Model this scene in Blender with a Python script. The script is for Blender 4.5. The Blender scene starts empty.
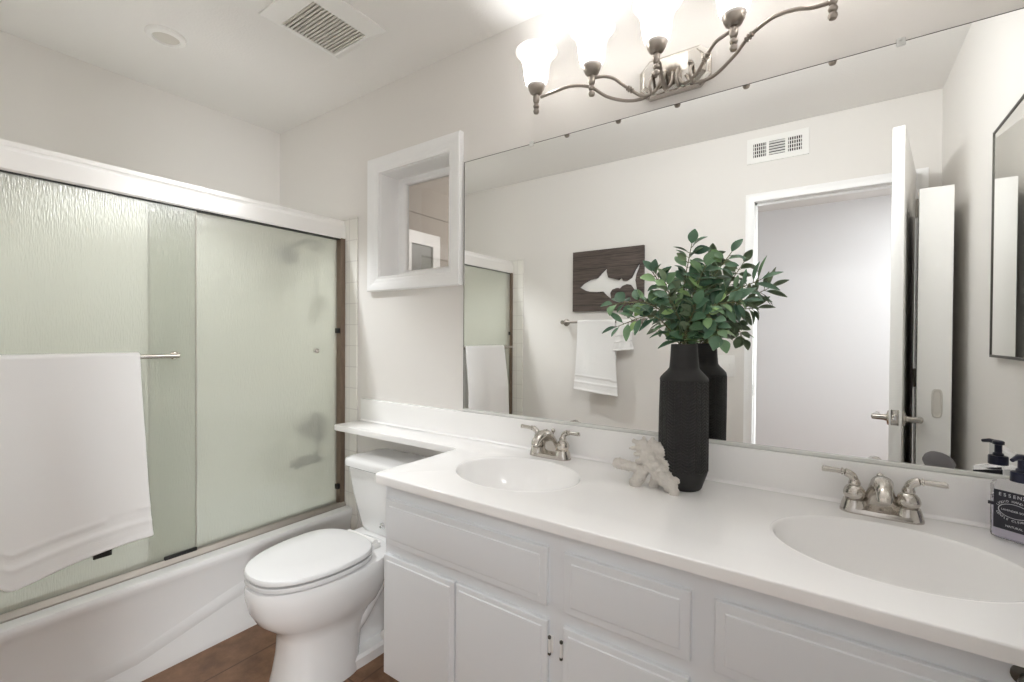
import bpy, bmesh, math, random
from mathutils import Vector, Matrix
PI = math.pi
random.seed(7)
sc = bpy.context.scene
COL = sc.collection

# ------------------------------------------------------------------ camera, world, exposure, lights
def make_camera():
    f = 460.287; yaw = math.radians(34.7815); roll = .00601; p = .00969
    s, c = math.sin(yaw), math.cos(yaw); cp, sp = math.cos(p), math.sin(p); cr, sr = math.cos(roll), math.sin(roll)
    R0 = Vector((c, s, 0)); F = Vector((-cp*s, cp*c, -sp)); U0 = Vector((-sp*s, sp*c, cp))
    R = cr*R0 + sr*U0; U = cr*U0 - sr*R0
    cam = bpy.data.cameras.new('camera'); cam.sensor_width = 36; cam.lens = 36*f/1024
    cam.clip_start = .01; cam.clip_end = 50
    o = bpy.data.objects.new('camera', cam); COL.objects.link(o)
    M = Matrix((R, U, -F)).transposed().to_4x4(); M.translation = Vector((0, -1.48, 1.24))
    o.matrix_world = M
    sc.camera = o
make_camera()

w = bpy.data.worlds.new('world'); sc.world = w; w.use_nodes = True
w.node_tree.nodes['Background'].inputs[0].default_value = (.8, .88, 1, 1)
w.node_tree.nodes['Background'].inputs[1].default_value = .6
sc.view_settings.view_transform = 'Standard'
sc.view_settings.look = 'None'
sc.view_settings.gamma = 1
sc.view_settings.use_curve_mapping = False
sc.view_settings.exposure = 1.17
try:
    sc.cycles.use_denoising = True
    sc.cycles.max_bounces = 14; sc.cycles.diffuse_bounces = 8; sc.cycles.glossy_bounces = 6
    sc.cycles.transmission_bounces = 10; sc.cycles.transparent_max_bounces = 12
    sc.cycles.sample_clamp_indirect = 6
except Exception:
    pass

LAMP_X = [-.849, -.640, -.433, -.225, -.006]
LAMP_Y = -.119
BULB_W = 1.0          # upward throw of each open bell shade
HALL_W = 128.0
TUB_W = 47.0
HALLC_W = 10.5
ROOM_W = 11.5            # outward throw of each shade into the room
SHADE_E = .12
def light(name, kind, loc, energy, color=(1, 1, 1), rot=(0, 0, 0), **kw):
    l = bpy.data.lights.new(name, kind); l.energy = energy; l.color = color
    for k, v in kw.items(): setattr(l, k, v)
    o = bpy.data.objects.new(name, l); COL.objects.link(o); o.location = loc; o.rotation_euler = rot
    return o
for x in LAMP_X:
    light('bulb_light', 'SPOT', (x, LAMP_Y, 2.2), BULB_W, (.955, .975, 1), rot=(PI, 0, 0), shadow_soft_size=.03, spot_size=math.radians(100), spot_blend=.6)
    light('bulb_light', 'SPOT', (x, LAMP_Y, 2.15), ROOM_W, (.955, .975, 1), rot=(math.radians(66), 0, PI), shadow_soft_size=.03, spot_size=math.radians(152), spot_blend=.5)
# fill spot added at the unlit recessed light over the tub
light('tub_fill_light', 'SPOT', (-2.222, -.744, 2.43), TUB_W, (.955, .975, 1), shadow_soft_size=.04, spot_size=math.radians(100), spot_blend=.5)
# unseen fill lamps added in the hallway, lighting the bathroom through the open door
hl = light('hall_fill_spot', 'SPOT', (1.35, -2.25, 1.5), HALL_W, (.95, .98, 1), shadow_soft_size=.25, spot_size=math.radians(56), spot_blend=.6)
hl.rotation_euler = (Vector((-2.0, -.75, .75)) - hl.location).to_track_quat('-Z', 'Y').to_euler()
light('hall_ceiling_fill', 'AREA', (.95, -2.6, 2.42), HALLC_W, (.97, .985, 1), shape='DISK', size=.5)  # added soft overhead fill, placed out of the mirror's view
light('standin_room_fill', 'POINT', (-1.5, 1.4, 2.1), 14, (1, .95, .9), shadow_soft_size=.15)  # added lamp for the made-up room behind the pane

# ------------------------------------------------------------------ materials
def mat(name, col, rough=.5, metal=0, spec=.5, bump=None, noise=None, coat=0, **kw):
    """col linear rgb. bump=(scale, strength), noise=(scale, amount)"""
    m = bpy.data.materials.new(name); m.use_nodes = True
    nt = m.node_tree; b = nt.nodes['Principled BSDF']
    b.inputs['Base Color'].default_value = (*col, 1)
    b.inputs['Roughness'].default_value = rough
    b.inputs['Metallic'].default_value = metal
    b.inputs['Specular IOR Level'].default_value = spec
    b.inputs['Coat Weight'].default_value = coat
    for k, v in kw.items(): b.inputs[k].default_value = v
    tc = None
    if bump or noise:
        tc = nt.nodes.new('ShaderNodeTexCoord')
    if noise:
        n = nt.nodes.new('ShaderNodeTexNoise'); n.inputs['Scale'].default_value = noise[0]; n.inputs['Detail'].default_value = 5
        r = nt.nodes.new('ShaderNodeMix'); r.data_type = 'RGBA'
        r.inputs[6].default_value = (*[max(0, c*(1-noise[1])) for c in col], 1)
        r.inputs[7].default_value = (*[min(1, c*(1+noise[1])) for c in col], 1)
        nt.links.new(tc.outputs['Object'], n.inputs['Vector'])
        nt.links.new(n.outputs['Fac'], r.inputs[0]); nt.links.new(r.outputs[2], b.inputs['Base Color'])
    if bump:
        n = nt.nodes.new('ShaderNodeTexNoise'); n.inputs['Scale'].default_value = bump[0]; n.inputs['Detail'].default_value = 3
        bp = nt.nodes.new('ShaderNodeBump'); bp.inputs['Strength'].default_value = bump[1]; bp.inputs['Distance'].default_value = .002
        nt.links.new(tc.outputs['Object'], n.inputs['Vector'])
        nt.links.new(n.outputs['Fac'], bp.inputs['Height']); nt.links.new(bp.outputs['Normal'], b.inputs['Normal'])
    return m

def srgb(r, g, b):
    f = lambda c: (c/255/12.92) if c/255 <= .04045 else ((c/255+.055)/1.055)**2.4
    return (f(r), f(g), f(b))

M = {}
M['wall'] = mat('greige_wall_paint', srgb(231, 228, 224), .6, bump=(170, .12), spec=.3)
M['ceiling'] = mat('ceiling_paint', srgb(237, 235, 232), .8, bump=(110, .5), spec=.2)
M['white_trim'] = mat('white_trim_paint', srgb(248, 248, 248), .35)
M['door_white'] = mat('white_door_paint', srgb(243, 242, 239), .4)
M['cabinet'] = mat('white_cabinet_paint', srgb(231, 234, 237), .42, bump=(60, .05))
M['counter'] = mat('cultured_marble', srgb(250, 249, 248), .22, coat=.25, noise=(4, .015))
M['porcelain'] = mat('white_porcelain', srgb(240, 240, 240), .1, coat=.5)
M['acrylic'] = mat('white_tub_acrylic', srgb(238, 238, 238), .14, coat=.3)
M['towel'] = mat('white_terry_towel', srgb(243, 242, 241), .95, spec=.1, bump=(900, .5))
M['nickel'] = mat('brushed_nickel', srgb(200, 195, 188), .17, 1)
M['lamp_nickel'] = mat('satin_nickel_lamp', srgb(158, 150, 142), .34, 1)
M['chrome'] = mat('chrome', srgb(225, 226, 228), .08, 1)
M['alu'] = mat('silver_aluminium', srgb(176, 170, 162), .5, .8)
M['bright_alu'] = mat('bright_white_aluminium', srgb(240, 238, 235), .3, .25)
M['bronze'] = mat('bronze_jamb', srgb(128, 112, 98), .4, .6)
M['black'] = mat('black_rubber', (.008, .008, .008), .5)
M['gap_shadow'] = mat('gap_shadow', (.02, .02, .02), .8)
M['vase'] = mat('matte_black_ceramic', srgb(44, 43, 43), .55, spec=.35)
M['coral'] = mat('white_coral', srgb(216, 211, 204), .9, bump=(420, 1.0), spec=.15)
M['stem'] = mat('woody_stem', srgb(108, 110, 76), .7)
M['navy'] = mat('navy_pump_plastic', srgb(20, 24, 52), .35)
M['black_label'] = mat('black_label', srgb(32, 32, 44), .5)
M['label_white'] = mat('label_lettering_white', srgb(225, 225, 230), .6)
M['charcoal'] = mat('charcoal_terry', srgb(120, 117, 118), .95, spec=.1, bump=(700, .9))
M['seat'] = mat('white_seat_plastic', srgb(226, 226, 226), .25)
M['hall_wall'] = mat('white_hall_paint', srgb(234, 235, 237), .6, bump=(170, .1), spec=.3)
M['plate'] = mat('white_plastic', srgb(240, 239, 236), .35)
M['shower_metal'] = mat('dark_shower_metal', srgb(58, 58, 56), .4, .4)
M['gray_metal'] = mat('dark_steel_channel', srgb(92, 90, 84), .45, .6)
M['toe'] = mat('brown_vinyl_toe_kick', srgb(104, 78, 58), .6)
M['glue'] = mat('clear_plastic', srgb(225, 225, 222), .2)
M['grille'] = mat('grille_off_white', srgb(212, 208, 200), .5)
M['standin'] = mat('standin_room_paint', srgb(176, 168, 160), .8)

def mirror_mat(name, col):
    m = bpy.data.materials.new(name); m.use_nodes = True
    b = m.node_tree.nodes['Principled BSDF']
    b.inputs['Base Color'].default_value = (*col, 1); b.inputs['Metallic'].default_value = 1; b.inputs['Roughness'].default_value = 0.0
    return m
M['mirror'] = mirror_mat('mirror_silver', (.90, .905, .89))

def tile_mat():
    m = bpy.data.materials.new('white_square_tile'); m.use_nodes = True
    nt = m.node_tree; b = nt.nodes['Principled BSDF']
    tc = nt.nodes.new('ShaderNodeTexCoord'); sx = nt.nodes.new('ShaderNodeSeparateXYZ')
    nt.links.new(tc.outputs['Object'], sx.inputs[0])
    add = nt.nodes.new('ShaderNodeMath'); add.operation = 'ADD'
    nt.links.new(sx.outputs[0], add.inputs[0]); nt.links.new(sx.outputs[1], add.inputs[1])
    cb = nt.nodes.new('ShaderNodeCombineXYZ'); nt.links.new(add.outputs[0], cb.inputs[0]); nt.links.new(sx.outputs[2], cb.inputs[1])
    br = nt.nodes.new('ShaderNodeTexBrick'); br.offset = 0; br.squash = 1
    br.inputs['Scale'].default_value = 1; br.inputs['Brick Width'].default_value = .108; br.inputs['Row Height'].default_value = .108
    br.inputs['Mortar Size'].default_value = .0025; br.inputs['Mortar Smooth'].default_value = .2
    br.inputs['Color1'].default_value = (*srgb(231, 229, 222), 1); br.inputs['Color2'].default_value = (*srgb(234, 232, 225), 1)
    br.inputs['Mortar'].default_value = (*srgb(217, 214, 208), 1)
    nt.links.new(cb.outputs[0], br.inputs['Vector']); nt.links.new(br.outputs['Color'], b.inputs['Base Color'])
    bp = nt.nodes.new('ShaderNodeBump'); bp.invert = True; bp.inputs['Strength'].default_value = .25; bp.inputs['Distance'].default_value = .002
    nt.links.new(br.outputs['Fac'], bp.inputs['Height']); nt.links.new(bp.outputs['Normal'], b.inputs['Normal'])
    b.inputs['Roughness'].default_value = .2
    return m
M['tile'] = tile_mat()

def floor_mat():
    m = bpy.data.materials.new('brown_slate_vinyl'); m.use_nodes = True
    nt = m.node_tree; b = nt.nodes['Principled BSDF']
    tc = nt.nodes.new('ShaderNodeTexCoord')
    n = nt.nodes.new('ShaderNodeTexNoise'); n.inputs['Scale'].default_value = 9; n.inputs['Detail'].default_value = 8; n.inputs['Roughness'].default_value = .65
    cr = nt.nodes.new('ShaderNodeValToRGB')
    cr.color_ramp.elements[0].position = .32; cr.color_ramp.elements[0].color = (*srgb(104, 74, 52), 1)
    cr.color_ramp.elements[1].position = .7; cr.color_ramp.elements[1].color = (*srgb(150, 114, 86), 1)
    br = nt.nodes.new('ShaderNodeTexBrick'); br.offset = 0
    br.inputs['Scale'].default_value = 1; br.inputs['Brick Width'].default_value = .457; br.inputs['Row Height'].default_value = .457
    br.inputs['Mortar Size'].default_value = .003
    mx = nt.nodes.new('ShaderNodeMix'); mx.data_type = 'RGBA'; mx.inputs[7].default_value = (*srgb(92, 66, 48), 1)
    nt.links.new(tc.outputs['Object'], n.inputs['Vector']); nt.links.new(tc.outputs['Object'], br.inputs['Vector'])
    nt.links.new(n.outputs['Fac'], cr.inputs[0]); nt.links.new(cr.outputs[0], mx.inputs[6]); nt.links.new(br.outputs['Fac'], mx.inputs[0])
    nt.links.new(mx.outputs[2], b.inputs['Base Color']); b.inputs['Roughness'].default_value = .45
    return m
M['floor'] = floor_mat()

def rain_glass():
    """obscure rain glass: lets light through, scatters it, faintly green"""
    m = bpy.data.materials.new('obscure_rain_glass'); m.use_nodes = True
    nt = m.node_tree; nt.nodes.remove(nt.nodes['Principled BSDF']); out = nt.nodes['Material Output']
    tc = nt.nodes.new('ShaderNodeTexCoord'); mp = nt.nodes.new('ShaderNodeMapping'); mp.inputs['Scale'].default_value = (1, 1, .14)
    n = nt.nodes.new('ShaderNodeTexNoise'); n.inputs['Scale'].default_value = 260; n.inputs['Detail'].default_value = 2
    bp = nt.nodes.new('ShaderNodeBump'); bp.inputs['Strength'].default_value = .6; bp.inputs['Distance'].default_value = .002
    nt.links.new(tc.outputs['Object'], mp.inputs[0]); nt.links.new(mp.outputs[0], n.inputs['Vector'])
    nt.links.new(n.outputs['Fac'], bp.inputs['Height'])
    rf = nt.nodes.new('ShaderNodeBsdfRefraction'); rf.inputs['Color'].default_value = (.93, .95, .90, 1); rf.inputs['Roughness'].default_value = .08; rf.inputs['IOR'].default_value = 1.18
    tr = nt.nodes.new('ShaderNodeBsdfTranslucent'); tr.inputs['Color'].default_value = (.91, .91, .87, 1)
    df = nt.nodes.new('ShaderNodeBsdfDiffuse'); df.inputs['Color'].default_value = (.78, .78, .735, 1)
    tp = nt.nodes.new('ShaderNodeBsdfTransparent'); tp.inputs['Color'].default_value = (.86, .9, .85, 1)
    gl = nt.nodes.new('ShaderNodeBsdfGlossy'); gl.inputs['Roughness'].default_value = .18
    m1 = nt.nodes.new('ShaderNodeMixShader'); m1.inputs[0].default_value = .5
    m2 = nt.nodes.new('ShaderNodeMixShader'); m2.inputs[0].default_value = .42
    m3 = nt.nodes.new('ShaderNodeMixShader'); m3.inputs[0].default_value = .10
    m4 = nt.nodes.new('ShaderNodeMixShader'); m4.inputs[0].default_value = .07
    L = nt.links.new
    L(tr.outputs[0], m1.inputs[1]); L(df.outputs[0], m1.inputs[2])
    L(rf.outputs[0], m2.inputs[1]); L(m1.outputs[0], m2.inputs[2])
    L(m2.outputs[0], m4.inputs[1]); L(tp.outputs[0], m4.inputs[2])
    L(m4.outputs[0], m3.inputs[1]); L(gl.outputs[0], m3.inputs[2])
    for x in (rf, gl, df, tr): L(bp.outputs['Normal'], x.inputs['Normal'])
    L(m3.outputs[0], out.inputs[0])
    return m
M['rain_glass'] = rain_glass()

def shade_mat():
    m = bpy.data.materials.new('lit_frosted_shade'); m.use_nodes = True
    nt = m.node_tree; nt.nodes.remove(nt.nodes['Principled BSDF']); out = nt.nodes['Material Output']
    em = nt.nodes.new('ShaderNodeEmission'); em.inputs[0].default_value = (1, .95, .88, 1); em.inputs[1].default_value = SHADE_E
    tl = nt.nodes.new('ShaderNodeBsdfTranslucent'); tl.inputs[0].default_value = (.58, .56, .53, 1)
    tp = nt.nodes.new('ShaderNodeBsdfTransparent')
    gl = nt.nodes.new('ShaderNodeBsdfGlossy'); gl.inputs['Roughness'].default_value = .2
    mA = nt.nodes.new('ShaderNodeMixShader'); mA.inputs[0].default_value = .6
    mB = nt.nodes.new('ShaderNodeMixShader'); mB.inputs[0].default_value = .05
    ad = nt.nodes.new('ShaderNodeAddShader')
    L = nt.links.new
    L(tl.outputs[0], mA.inputs[1]); L(tp.outputs[0], mA.inputs[2]); L(mA.outputs[0], mB.inputs[1]); L(gl.outputs[0], mB.inputs[2])
    L(mB.outputs[0], ad.inputs[0]); L(em.outputs[0], ad.inputs[1]); L(ad.outputs[0], out.inputs[0])
    return m
M['shade'] = shade_mat()

def leaf_mat():
    m = bpy.data.materials.new('glossy_leaf'); m.use_nodes = True
    nt = m.node_tree; b = nt.nodes['Principled BSDF']
    g = nt.nodes.new('ShaderNodeNewGeometry'); cr = nt.nodes.new('ShaderNodeValToRGB')
    els = cr.color_ramp.elements
    els[0].position = 0; els[0].color = (*srgb(64, 98, 78), 1)
    els[1].position = 1; els[1].color = (*srgb(170, 206, 132), 1)
    e = els.new(.45); e.color = (*srgb(90, 126, 96), 1)
    e = els.new(.8); e.color = (*srgb(122, 156, 114), 1)
    mx = nt.nodes.new('ShaderNodeMix'); mx.data_type = 'RGBA'; mx.inputs[7].default_value = (*srgb(122, 136, 108), 1)
    ma = nt.nodes.new('ShaderNodeMath'); ma.operation = 'MULTIPLY'; ma.inputs[1].default_value = .7
    L = nt.links.new
    L(g.outputs['Random Per Island'], cr.inputs[0]); L(cr.outputs[0], mx.inputs[6])
    L(g.outputs['Backfacing'], ma.inputs[0]); L(ma.outputs[0], mx.inputs[0]); L(mx.outputs[2], b.inputs['Base Color'])
    b.inputs['Roughness'].default_value = .38
    return m
M['leaf'] = leaf_mat()

def wood_mat():
    m = bpy.data.materials.new('dark_stained_planks'); m.use_nodes = True
    nt = m.node_tree; b = nt.nodes['Principled BSDF']; L = nt.links.new
    tc = nt.nodes.new('ShaderNodeTexCoord'); mp = nt.nodes.new('ShaderNodeMapping'); mp.inputs['Scale'].default_value = (2, 2, 30)
    n = nt.nodes.new('ShaderNodeTexNoise'); n.inputs['Scale'].default_value = 3.5; n.inputs['Detail'].default_value = 8; n.inputs['Distortion'].default_value = .8
    cr = nt.nodes.new('ShaderNodeValToRGB')
    cr.color_ramp.elements[0].position = .25; cr.color_ramp.elements[0].color = (*srgb(56, 47, 43), 1)
    cr.color_ramp.elements[1].position = .75; cr.color_ramp.elements[1].color = (*srgb(104, 92, 85), 1)
    L(tc.outputs['Object'], mp.inputs[0]); L(mp.outputs[0], n.inputs['Vector']); L(n.outputs['Fac'], cr.inputs[0])
    sx = nt.nodes.new('ShaderNodeSeparateXYZ'); L(tc.outputs['Object'], sx.inputs[0])
    a = nt.nodes.new('ShaderNodeMath'); a.operation = 'DIVIDE'; a.inputs[1].default_value = .086
    fr = nt.nodes.new('ShaderNodeMath'); fr.operation = 'FRACT'
    lt = nt.nodes.new('ShaderNodeMath'); lt.operation = 'LESS_THAN'; lt.inputs[1].default_value = .035
    L(sx.outputs[2], a.inputs[0]); L(a.outputs[0], fr.inputs[0]); L(fr.outputs[0], lt.inputs[0])
    mx = nt.nodes.new('ShaderNodeMix'); mx.data_type = 'RGBA'; mx.inputs[7].default_value = (*srgb(28, 24, 22), 1)
    L(lt.outputs[0], mx.inputs[0]); L(cr.outputs[0], mx.inputs[6]); L(mx.outputs[2], b.inputs['Base Color'])
    b.inputs['Roughness'].default_value = .65
    return m
M['planks'] = wood_mat()

def clear_mat(name, col, rough=.05):
    m = mat(name, col, rough); b = m.node_tree.nodes['Principled BSDF']
    b.inputs['Transmission Weight'].default_value = 1; b.inputs['IOR'].default_value = 1.06
    return m
M['bottle'] = clear_mat('clear_bottle_plastic', (.97, .97, .98))
M['liquid'] = mat('lilac_soap', srgb(206, 202, 216), .15)
def pane_mat():
    m = bpy.data.materials.new('window_pane_glass'); m.use_nodes = True
    nt = m.node_tree; nt.nodes.remove(nt.nodes['Principled BSDF']); out = nt.nodes['Material Output']
    tp = nt.nodes.new('ShaderNodeBsdfTransparent'); tp.inputs[0].default_value = (.86, .87, .87, 1)
    gl = nt.nodes.new('ShaderNodeBsdfGlossy'); gl.inputs['Roughness'].default_value = 0
    mx = nt.nodes.new('ShaderNodeMixShader'); mx.inputs[0].default_value = .12
    nt.links.new(tp.outputs[0], mx.inputs[1]); nt.links.new(gl.outputs[0], mx.inputs[2]); nt.links.new(mx.outputs[0], out.inputs[0])
    return m
M['pane'] = pane_mat()

# ------------------------------------------------------------------ mesh helpers
def box(bm, x0, x1, y0, y1, z0, z1, bevel=0, seg=2):
    r = bmesh.ops.create_cube(bm, size=1)
    vs = r['verts']
    for v in vs:
        v.co = Vector(((x0+x1)/2 + v.co.x*(x1-x0), (y0+y1)/2 + v.co.y*(y1-y0), (z0+z1)/2 + v.co.z*(z1-z0)))
    if bevel:
        es = list({e for v in vs for e in v.link_edges})
        bmesh.ops.bevel(bm, geom=es, offset=bevel, segments=seg, profile=.5, affect='EDGES', clamp_overlap=True)
    return bm
def nb(): return bmesh.new()
def mkbox(*a, **k): return box(nb(), *a, **k)

def skin(bm, loops, close=True, cap0=True, cap1=True):
    """loops: list of lists of Vectors of the same length -> a lofted surface"""
    rows = [[bm.verts.new(p) for p in lp] for lp in loops]
    n = len(rows[0]); last = n if close else n-1
    for a, b in zip(rows[:-1], rows[1:]):
        for i in range(last):
            j = (i+1) % n
            try: bm.faces.new((a[i], a[j], b[j], b[i]))
            except ValueError: pass
    if cap0 and close: bm.faces.new(list(reversed(rows[0])))
    if cap1 and close: bm.faces.new(rows[-1])
    return bm

def tube(bm, pts, rad, n=12, caps=True):
    pts = [Vector(p) for p in pts]
    if not hasattr(rad, '__len__'): rad = [rad]*len(pts)
    t0 = (pts[1]-pts[0]).normalized()
    up = Vector((0, 0, 1)) if abs(t0.z) < .9 else Vector((1, 0, 0))
    nrm = t0.cross(up).normalized(); loops = []
    for i, p in enumerate(pts):
        a = pts[max(i-1, 0)]; b = pts[min(i+1, len(pts)-1)]
        t = (b-a).normalized()
        nrm = (nrm - t*nrm.dot(t)).normalized(); bi = t.cross(nrm)
        loops.append([p + rad[i]*(math.cos(2*PI*k/n)*nrm + math.sin(2*PI*k/n)*bi) for k in range(n)])
    return skin(bm, loops, cap0=caps, cap1=caps)

def lathe(bm, prof, axis_pt=(0, 0, 0), axis=(0, 0, 1), n=32, caps=True):
    """prof: (radius, distance along axis)"""
    ax = Vector(axis).normalized(); o = Vector(axis_pt)
    u = ax.orthogonal().normalized(); v = ax.cross(u)
    loops = [[o + ax*h + max(r, 1e-5)*(math.cos(2*PI*k/n)*u + math.sin(2*PI*k/n)*v) for k in range(n)] for r, h in prof]
    return skin(bm, loops, cap0=caps, cap1=caps)

def spline(pts, n=8):
    """Catmull-Rom through points"""
    P = [Vector(p) for p in pts]; P = [2*P[0]-P[1]] + P + [2*P[-1]-P[-2]]; out = []
    for i in range(1, len(P)-2):
        a, b, c, d = P[i-1:i+3]
        for k in range(n):
            t = k/n
            out.append(.5*((2*b) + (c-a)*t + (2*a-5*b+4*c-d)*t*t + (3*b-a-3*c+d)*t**3))
    out.append(P[-2]); return out

def plate_poly(bm, outline, holes, to3, thick):
    """flat plate with holes: outline/holes are 2D, to3(p2, depth) -> 3D"""
    def loop(pts): 
        vs = [bm.verts.new(to3(p, 0)) for p in pts]
        return [bm.edges.new((vs[i], vs[(i+1) % len(vs)])) for i in range(len(vs))]
    es = loop(outline)
    for h in holes: es += loop(h)
    r = bmesh.ops.triangle_fill(bm, edges=es, use_beauty=True, use_dissolve=False)
    fs = [g for g in r['geom'] if isinstance(g, bmesh.types.BMFace)]
    ext = bmesh.ops.extrude_face_region(bm, geom=fs)
    d = Vector(to3((0, 0), thick)) - Vector(to3((0, 0), 0))
    for v in [g for g in ext['geom'] if isinstance(g, bmesh.types.BMVert)]: v.co += d
    return bm

def obj(name, bm, material, parent=None, smooth=True, angle=40):
    bmesh.ops.recalc_face_normals(bm, faces=bm.faces)
    if parent is not None:
        off = root_loc(parent)
        bmesh.ops.translate(bm, verts=bm.verts, vec=-off)
    me = bpy.data.meshes.new(name); bm.to_mesh(me); bm.free()
    if smooth:
        for p in me.polygons: p.use_smooth = True
        me.set_sharp_from_angle(angle=math.radians(angle))
    o = bpy.data.objects.new(name, me); COL.objects.link(o)
    if isinstance(material, str): material = M[material]
    me.materials.append(material)
    if parent is not None: o.parent = parent
    return o
def root_loc(o):
    v = Vector((0, 0, 0))
    while o is not None:
        v = v + o.location; o = o.parent
    return v
def tag(o, label, cat, group=None):
    o['label'] = label; o['category'] = cat
    if group: o['group'] = group
    return o
def thing(name, label, cat, loc=(0, 0, 0), group=None):
    o = bpy.data.objects.new(name, None); COL.objects.link(o); o.location = loc; o.empty_display_size = .05
    return tag(o, label, cat, group)
def single(name, bm, material, label, cat, loc, group=None, **k):
    bmesh.ops.translate(bm, verts=bm.verts, vec=-Vector(loc))
    o = obj(name, bm, material, None, **k); o.location = loc
    return tag(o, label, cat, group)
def struct(name, bm, material, parent=None, **k):
    o = obj(name, bm, material, parent, **k)
    if parent is None: o['kind'] = 'structure'
    return o
def copy_tree(o, parent=None):
    c = o.copy(); COL.objects.link(c); c.parent = parent
    for ch in list(o.children): copy_tree(ch, c)
    return c

# ------------------------------------------------------------------ the room
XL, XR, YF, ZC = -2.732, .427, -1.54, 2.447
WX0, WX1, WZ0, WZ1 = -1.818, -1.345, 1.520, 2.035     # window hole
DX0, DX1, DZ = -.381, .338, 2.035                      # door hole
HY = -3.52

bm = nb()
box(bm, XL-.12, WX0, 0, .16, -.05, ZC+.05); box(bm, WX1, XR+.12, 0, .16, -.05, ZC+.05)
box(bm, WX0, WX1, 0, .16, -.05, WZ0); box(bm, WX0, WX1, 0, .16, WZ1, ZC+.05)
struct('wall_back', bm, 'wall')
struct('wall_left', mkbox(XL-.12, XL, YF-.12, .0, -.05, ZC+.05), 'wall')
struct('wall_right', mkbox(XR, XR+.12, YF, .0, -.05, ZC+.05), 'wall')
bm = nb()
box(bm, XL, DX0-.012, YF-.12, YF, -.05, ZC+.05); box(bm, DX1+.012, XR+1.6, YF-.12, YF, -.05, ZC+.05)
box(bm, DX0-.012, DX1+.012, YF-.12, YF, DZ+.012, ZC+.05)
struct('wall_front', bm, 'wall')
struct('ceiling', mkbox(XL-.12, XR+1.6, HY-.1, .16, ZC, ZC+.05), 'ceiling')
struct('floor', mkbox(XL-.12, XR+1.6, HY-.1, 0, -.05, 0), 'floor')
# hallway beyond the door
bm = nb(); box(bm, XL, XR+1.6, HY-.1, HY, 0, ZC); struct('wall_hall_back', bm, 'hall_wall')
struct('wall_hall_left', mkbox(-1.6, -1.5, HY, YF-.12, 0, ZC), 'hall_wall')
struct('wall_hall_right', mkbox(1.5, 1.6, HY, YF-.12, 0, ZC), 'hall_wall')

# shower surround: tiled faces of three walls up to the header
TZ = 1.845
struct('wall_tile_back', mkbox(XL, -1.982, -.011, 0, .0, TZ, bevel=.004), 'tile')
struct('wall_tile_left', mkbox(XL, XL+.011, YF+.011, -.011, .0, TZ), 'tile')
struct('wall_tile_front', mkbox(XL, -1.982, YF, YF+.011, .0, TZ, bevel=.004), 'tile')

# door casing and jamb
t = bpy.data.objects.new('trim_1', None); COL.objects.link(t); t['kind'] = 'structure'
def casing(bm, x0, x1, z0, z1, y, d, w_, t_):
    """mitred casing, three sides, stepped profile; d = +1 towards +y"""
    prof = [(0, 0), (0, .6), (.12, .75), (.3, .8), (.45, 1), (.8, 1), (1, .7), (1, 0)]
    loops = []
    for (cx, cz, sx, sz) in ((x0, z0, -1, 0), (x0, z1, -1, 1), (x1, z1, 1, 1), (x1, z0, 1, 0)):
        loops.append([Vector((cx+sx*a*w_, y+d*b*t_, cz+sz*a*w_)) for a, b in prof])
    return skin(bm, loops, close=True)
struct('casing', casing(nb(), DX0+.004, DX1-.004, 0, DZ-.004, YF, 1, .045, .014), 'white_trim', t)
bm = nb()
box(bm, DX0-.012, DX0, YF-.12, YF, 0, DZ); box(bm, DX1, DX1+.012, YF-.12, YF, 0, DZ); box(bm, DX0-.012, DX1+.012, YF-.12, YF, DZ, DZ+.012)
box(bm, DX0, DX0+.012, YF-.08, YF-.048, 0, DZ); box(bm, DX0, DX1, YF-.08, YF-.048, DZ-.012, DZ)
struct('jamb', bm, 'white_trim', t)
struct('strike_plate', mkbox(DX0, DX0+.003, YF-.032, YF-.008, .90, .965, bevel=.001), 'nickel', t)

# ---- the open door leaf, hinged at the right jamb
def rotbox(bm, piv, ang, a0, a1, b0, b1, z0, z1, **k):
    """a along leaf from the pivot, b across it; leaf direction angle from +y towards -x"""
    tmp = nb(); box(tmp, b0, b1, a0, a1, z0, z1, **k)
    tmp.transform(Matrix.Translation((piv[0], piv[1], 0)) @ Matrix.Rotation(ang, 4, 'Z'))
    me = bpy.data.meshes.new('tmp'); tmp.to_mesh(me); tmp.free(); bm.from_mesh(me); bpy.data.meshes.remove(me)
    return bm
PIV = (DX1-.002, YF+.016); ANG = math.radians(9.0)
door = bpy.data.objects.new('door_1', None); COL.objects.link(door); door.location = (PIV[0], PIV[1], 0); door['kind'] = 'structure'
def dpt(a, b, z):
    v = Matrix.Rotation(ANG, 3, 'Z') @ Vector((b, a, 0)); return Vector((PIV[0]+v.x, PIV[1]+v.y, z))
LEAF = .695
struct('leaf', rotbox(nb(), PIV, ANG, .004, LEAF, -.042, -.004, .012, 2.058, bevel=.0015), 'door_white', door)
struct('latch_plate', rotbox(nb(), PIV, ANG, LEAF-.0005, LEAF+.0015, -.036, -.012, .905, .965, bevel=.0005), 'nickel', door)
struct('latch_bolt', rotbox(nb(), PIV, ANG, LEAF, LEAF+.009, -.029, -.018, .926, .944, bevel=.002), 'chrome', door)
for zz in (.25, 1.05, 1.88):
    bm = nb(); tube(bm, [dpt(.0, 0, zz-.045), dpt(.0, 0, zz+.045)], .006)
    rotbox(bm, PIV, ANG, 0, .004, -.04, -.004, zz-.045, zz+.045)
    struct('hinge', bm, 'nickel', door)
ax_ = (Matrix.Rotation(ANG, 3, 'Z') @ Vector((1, 0, 0)))
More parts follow.
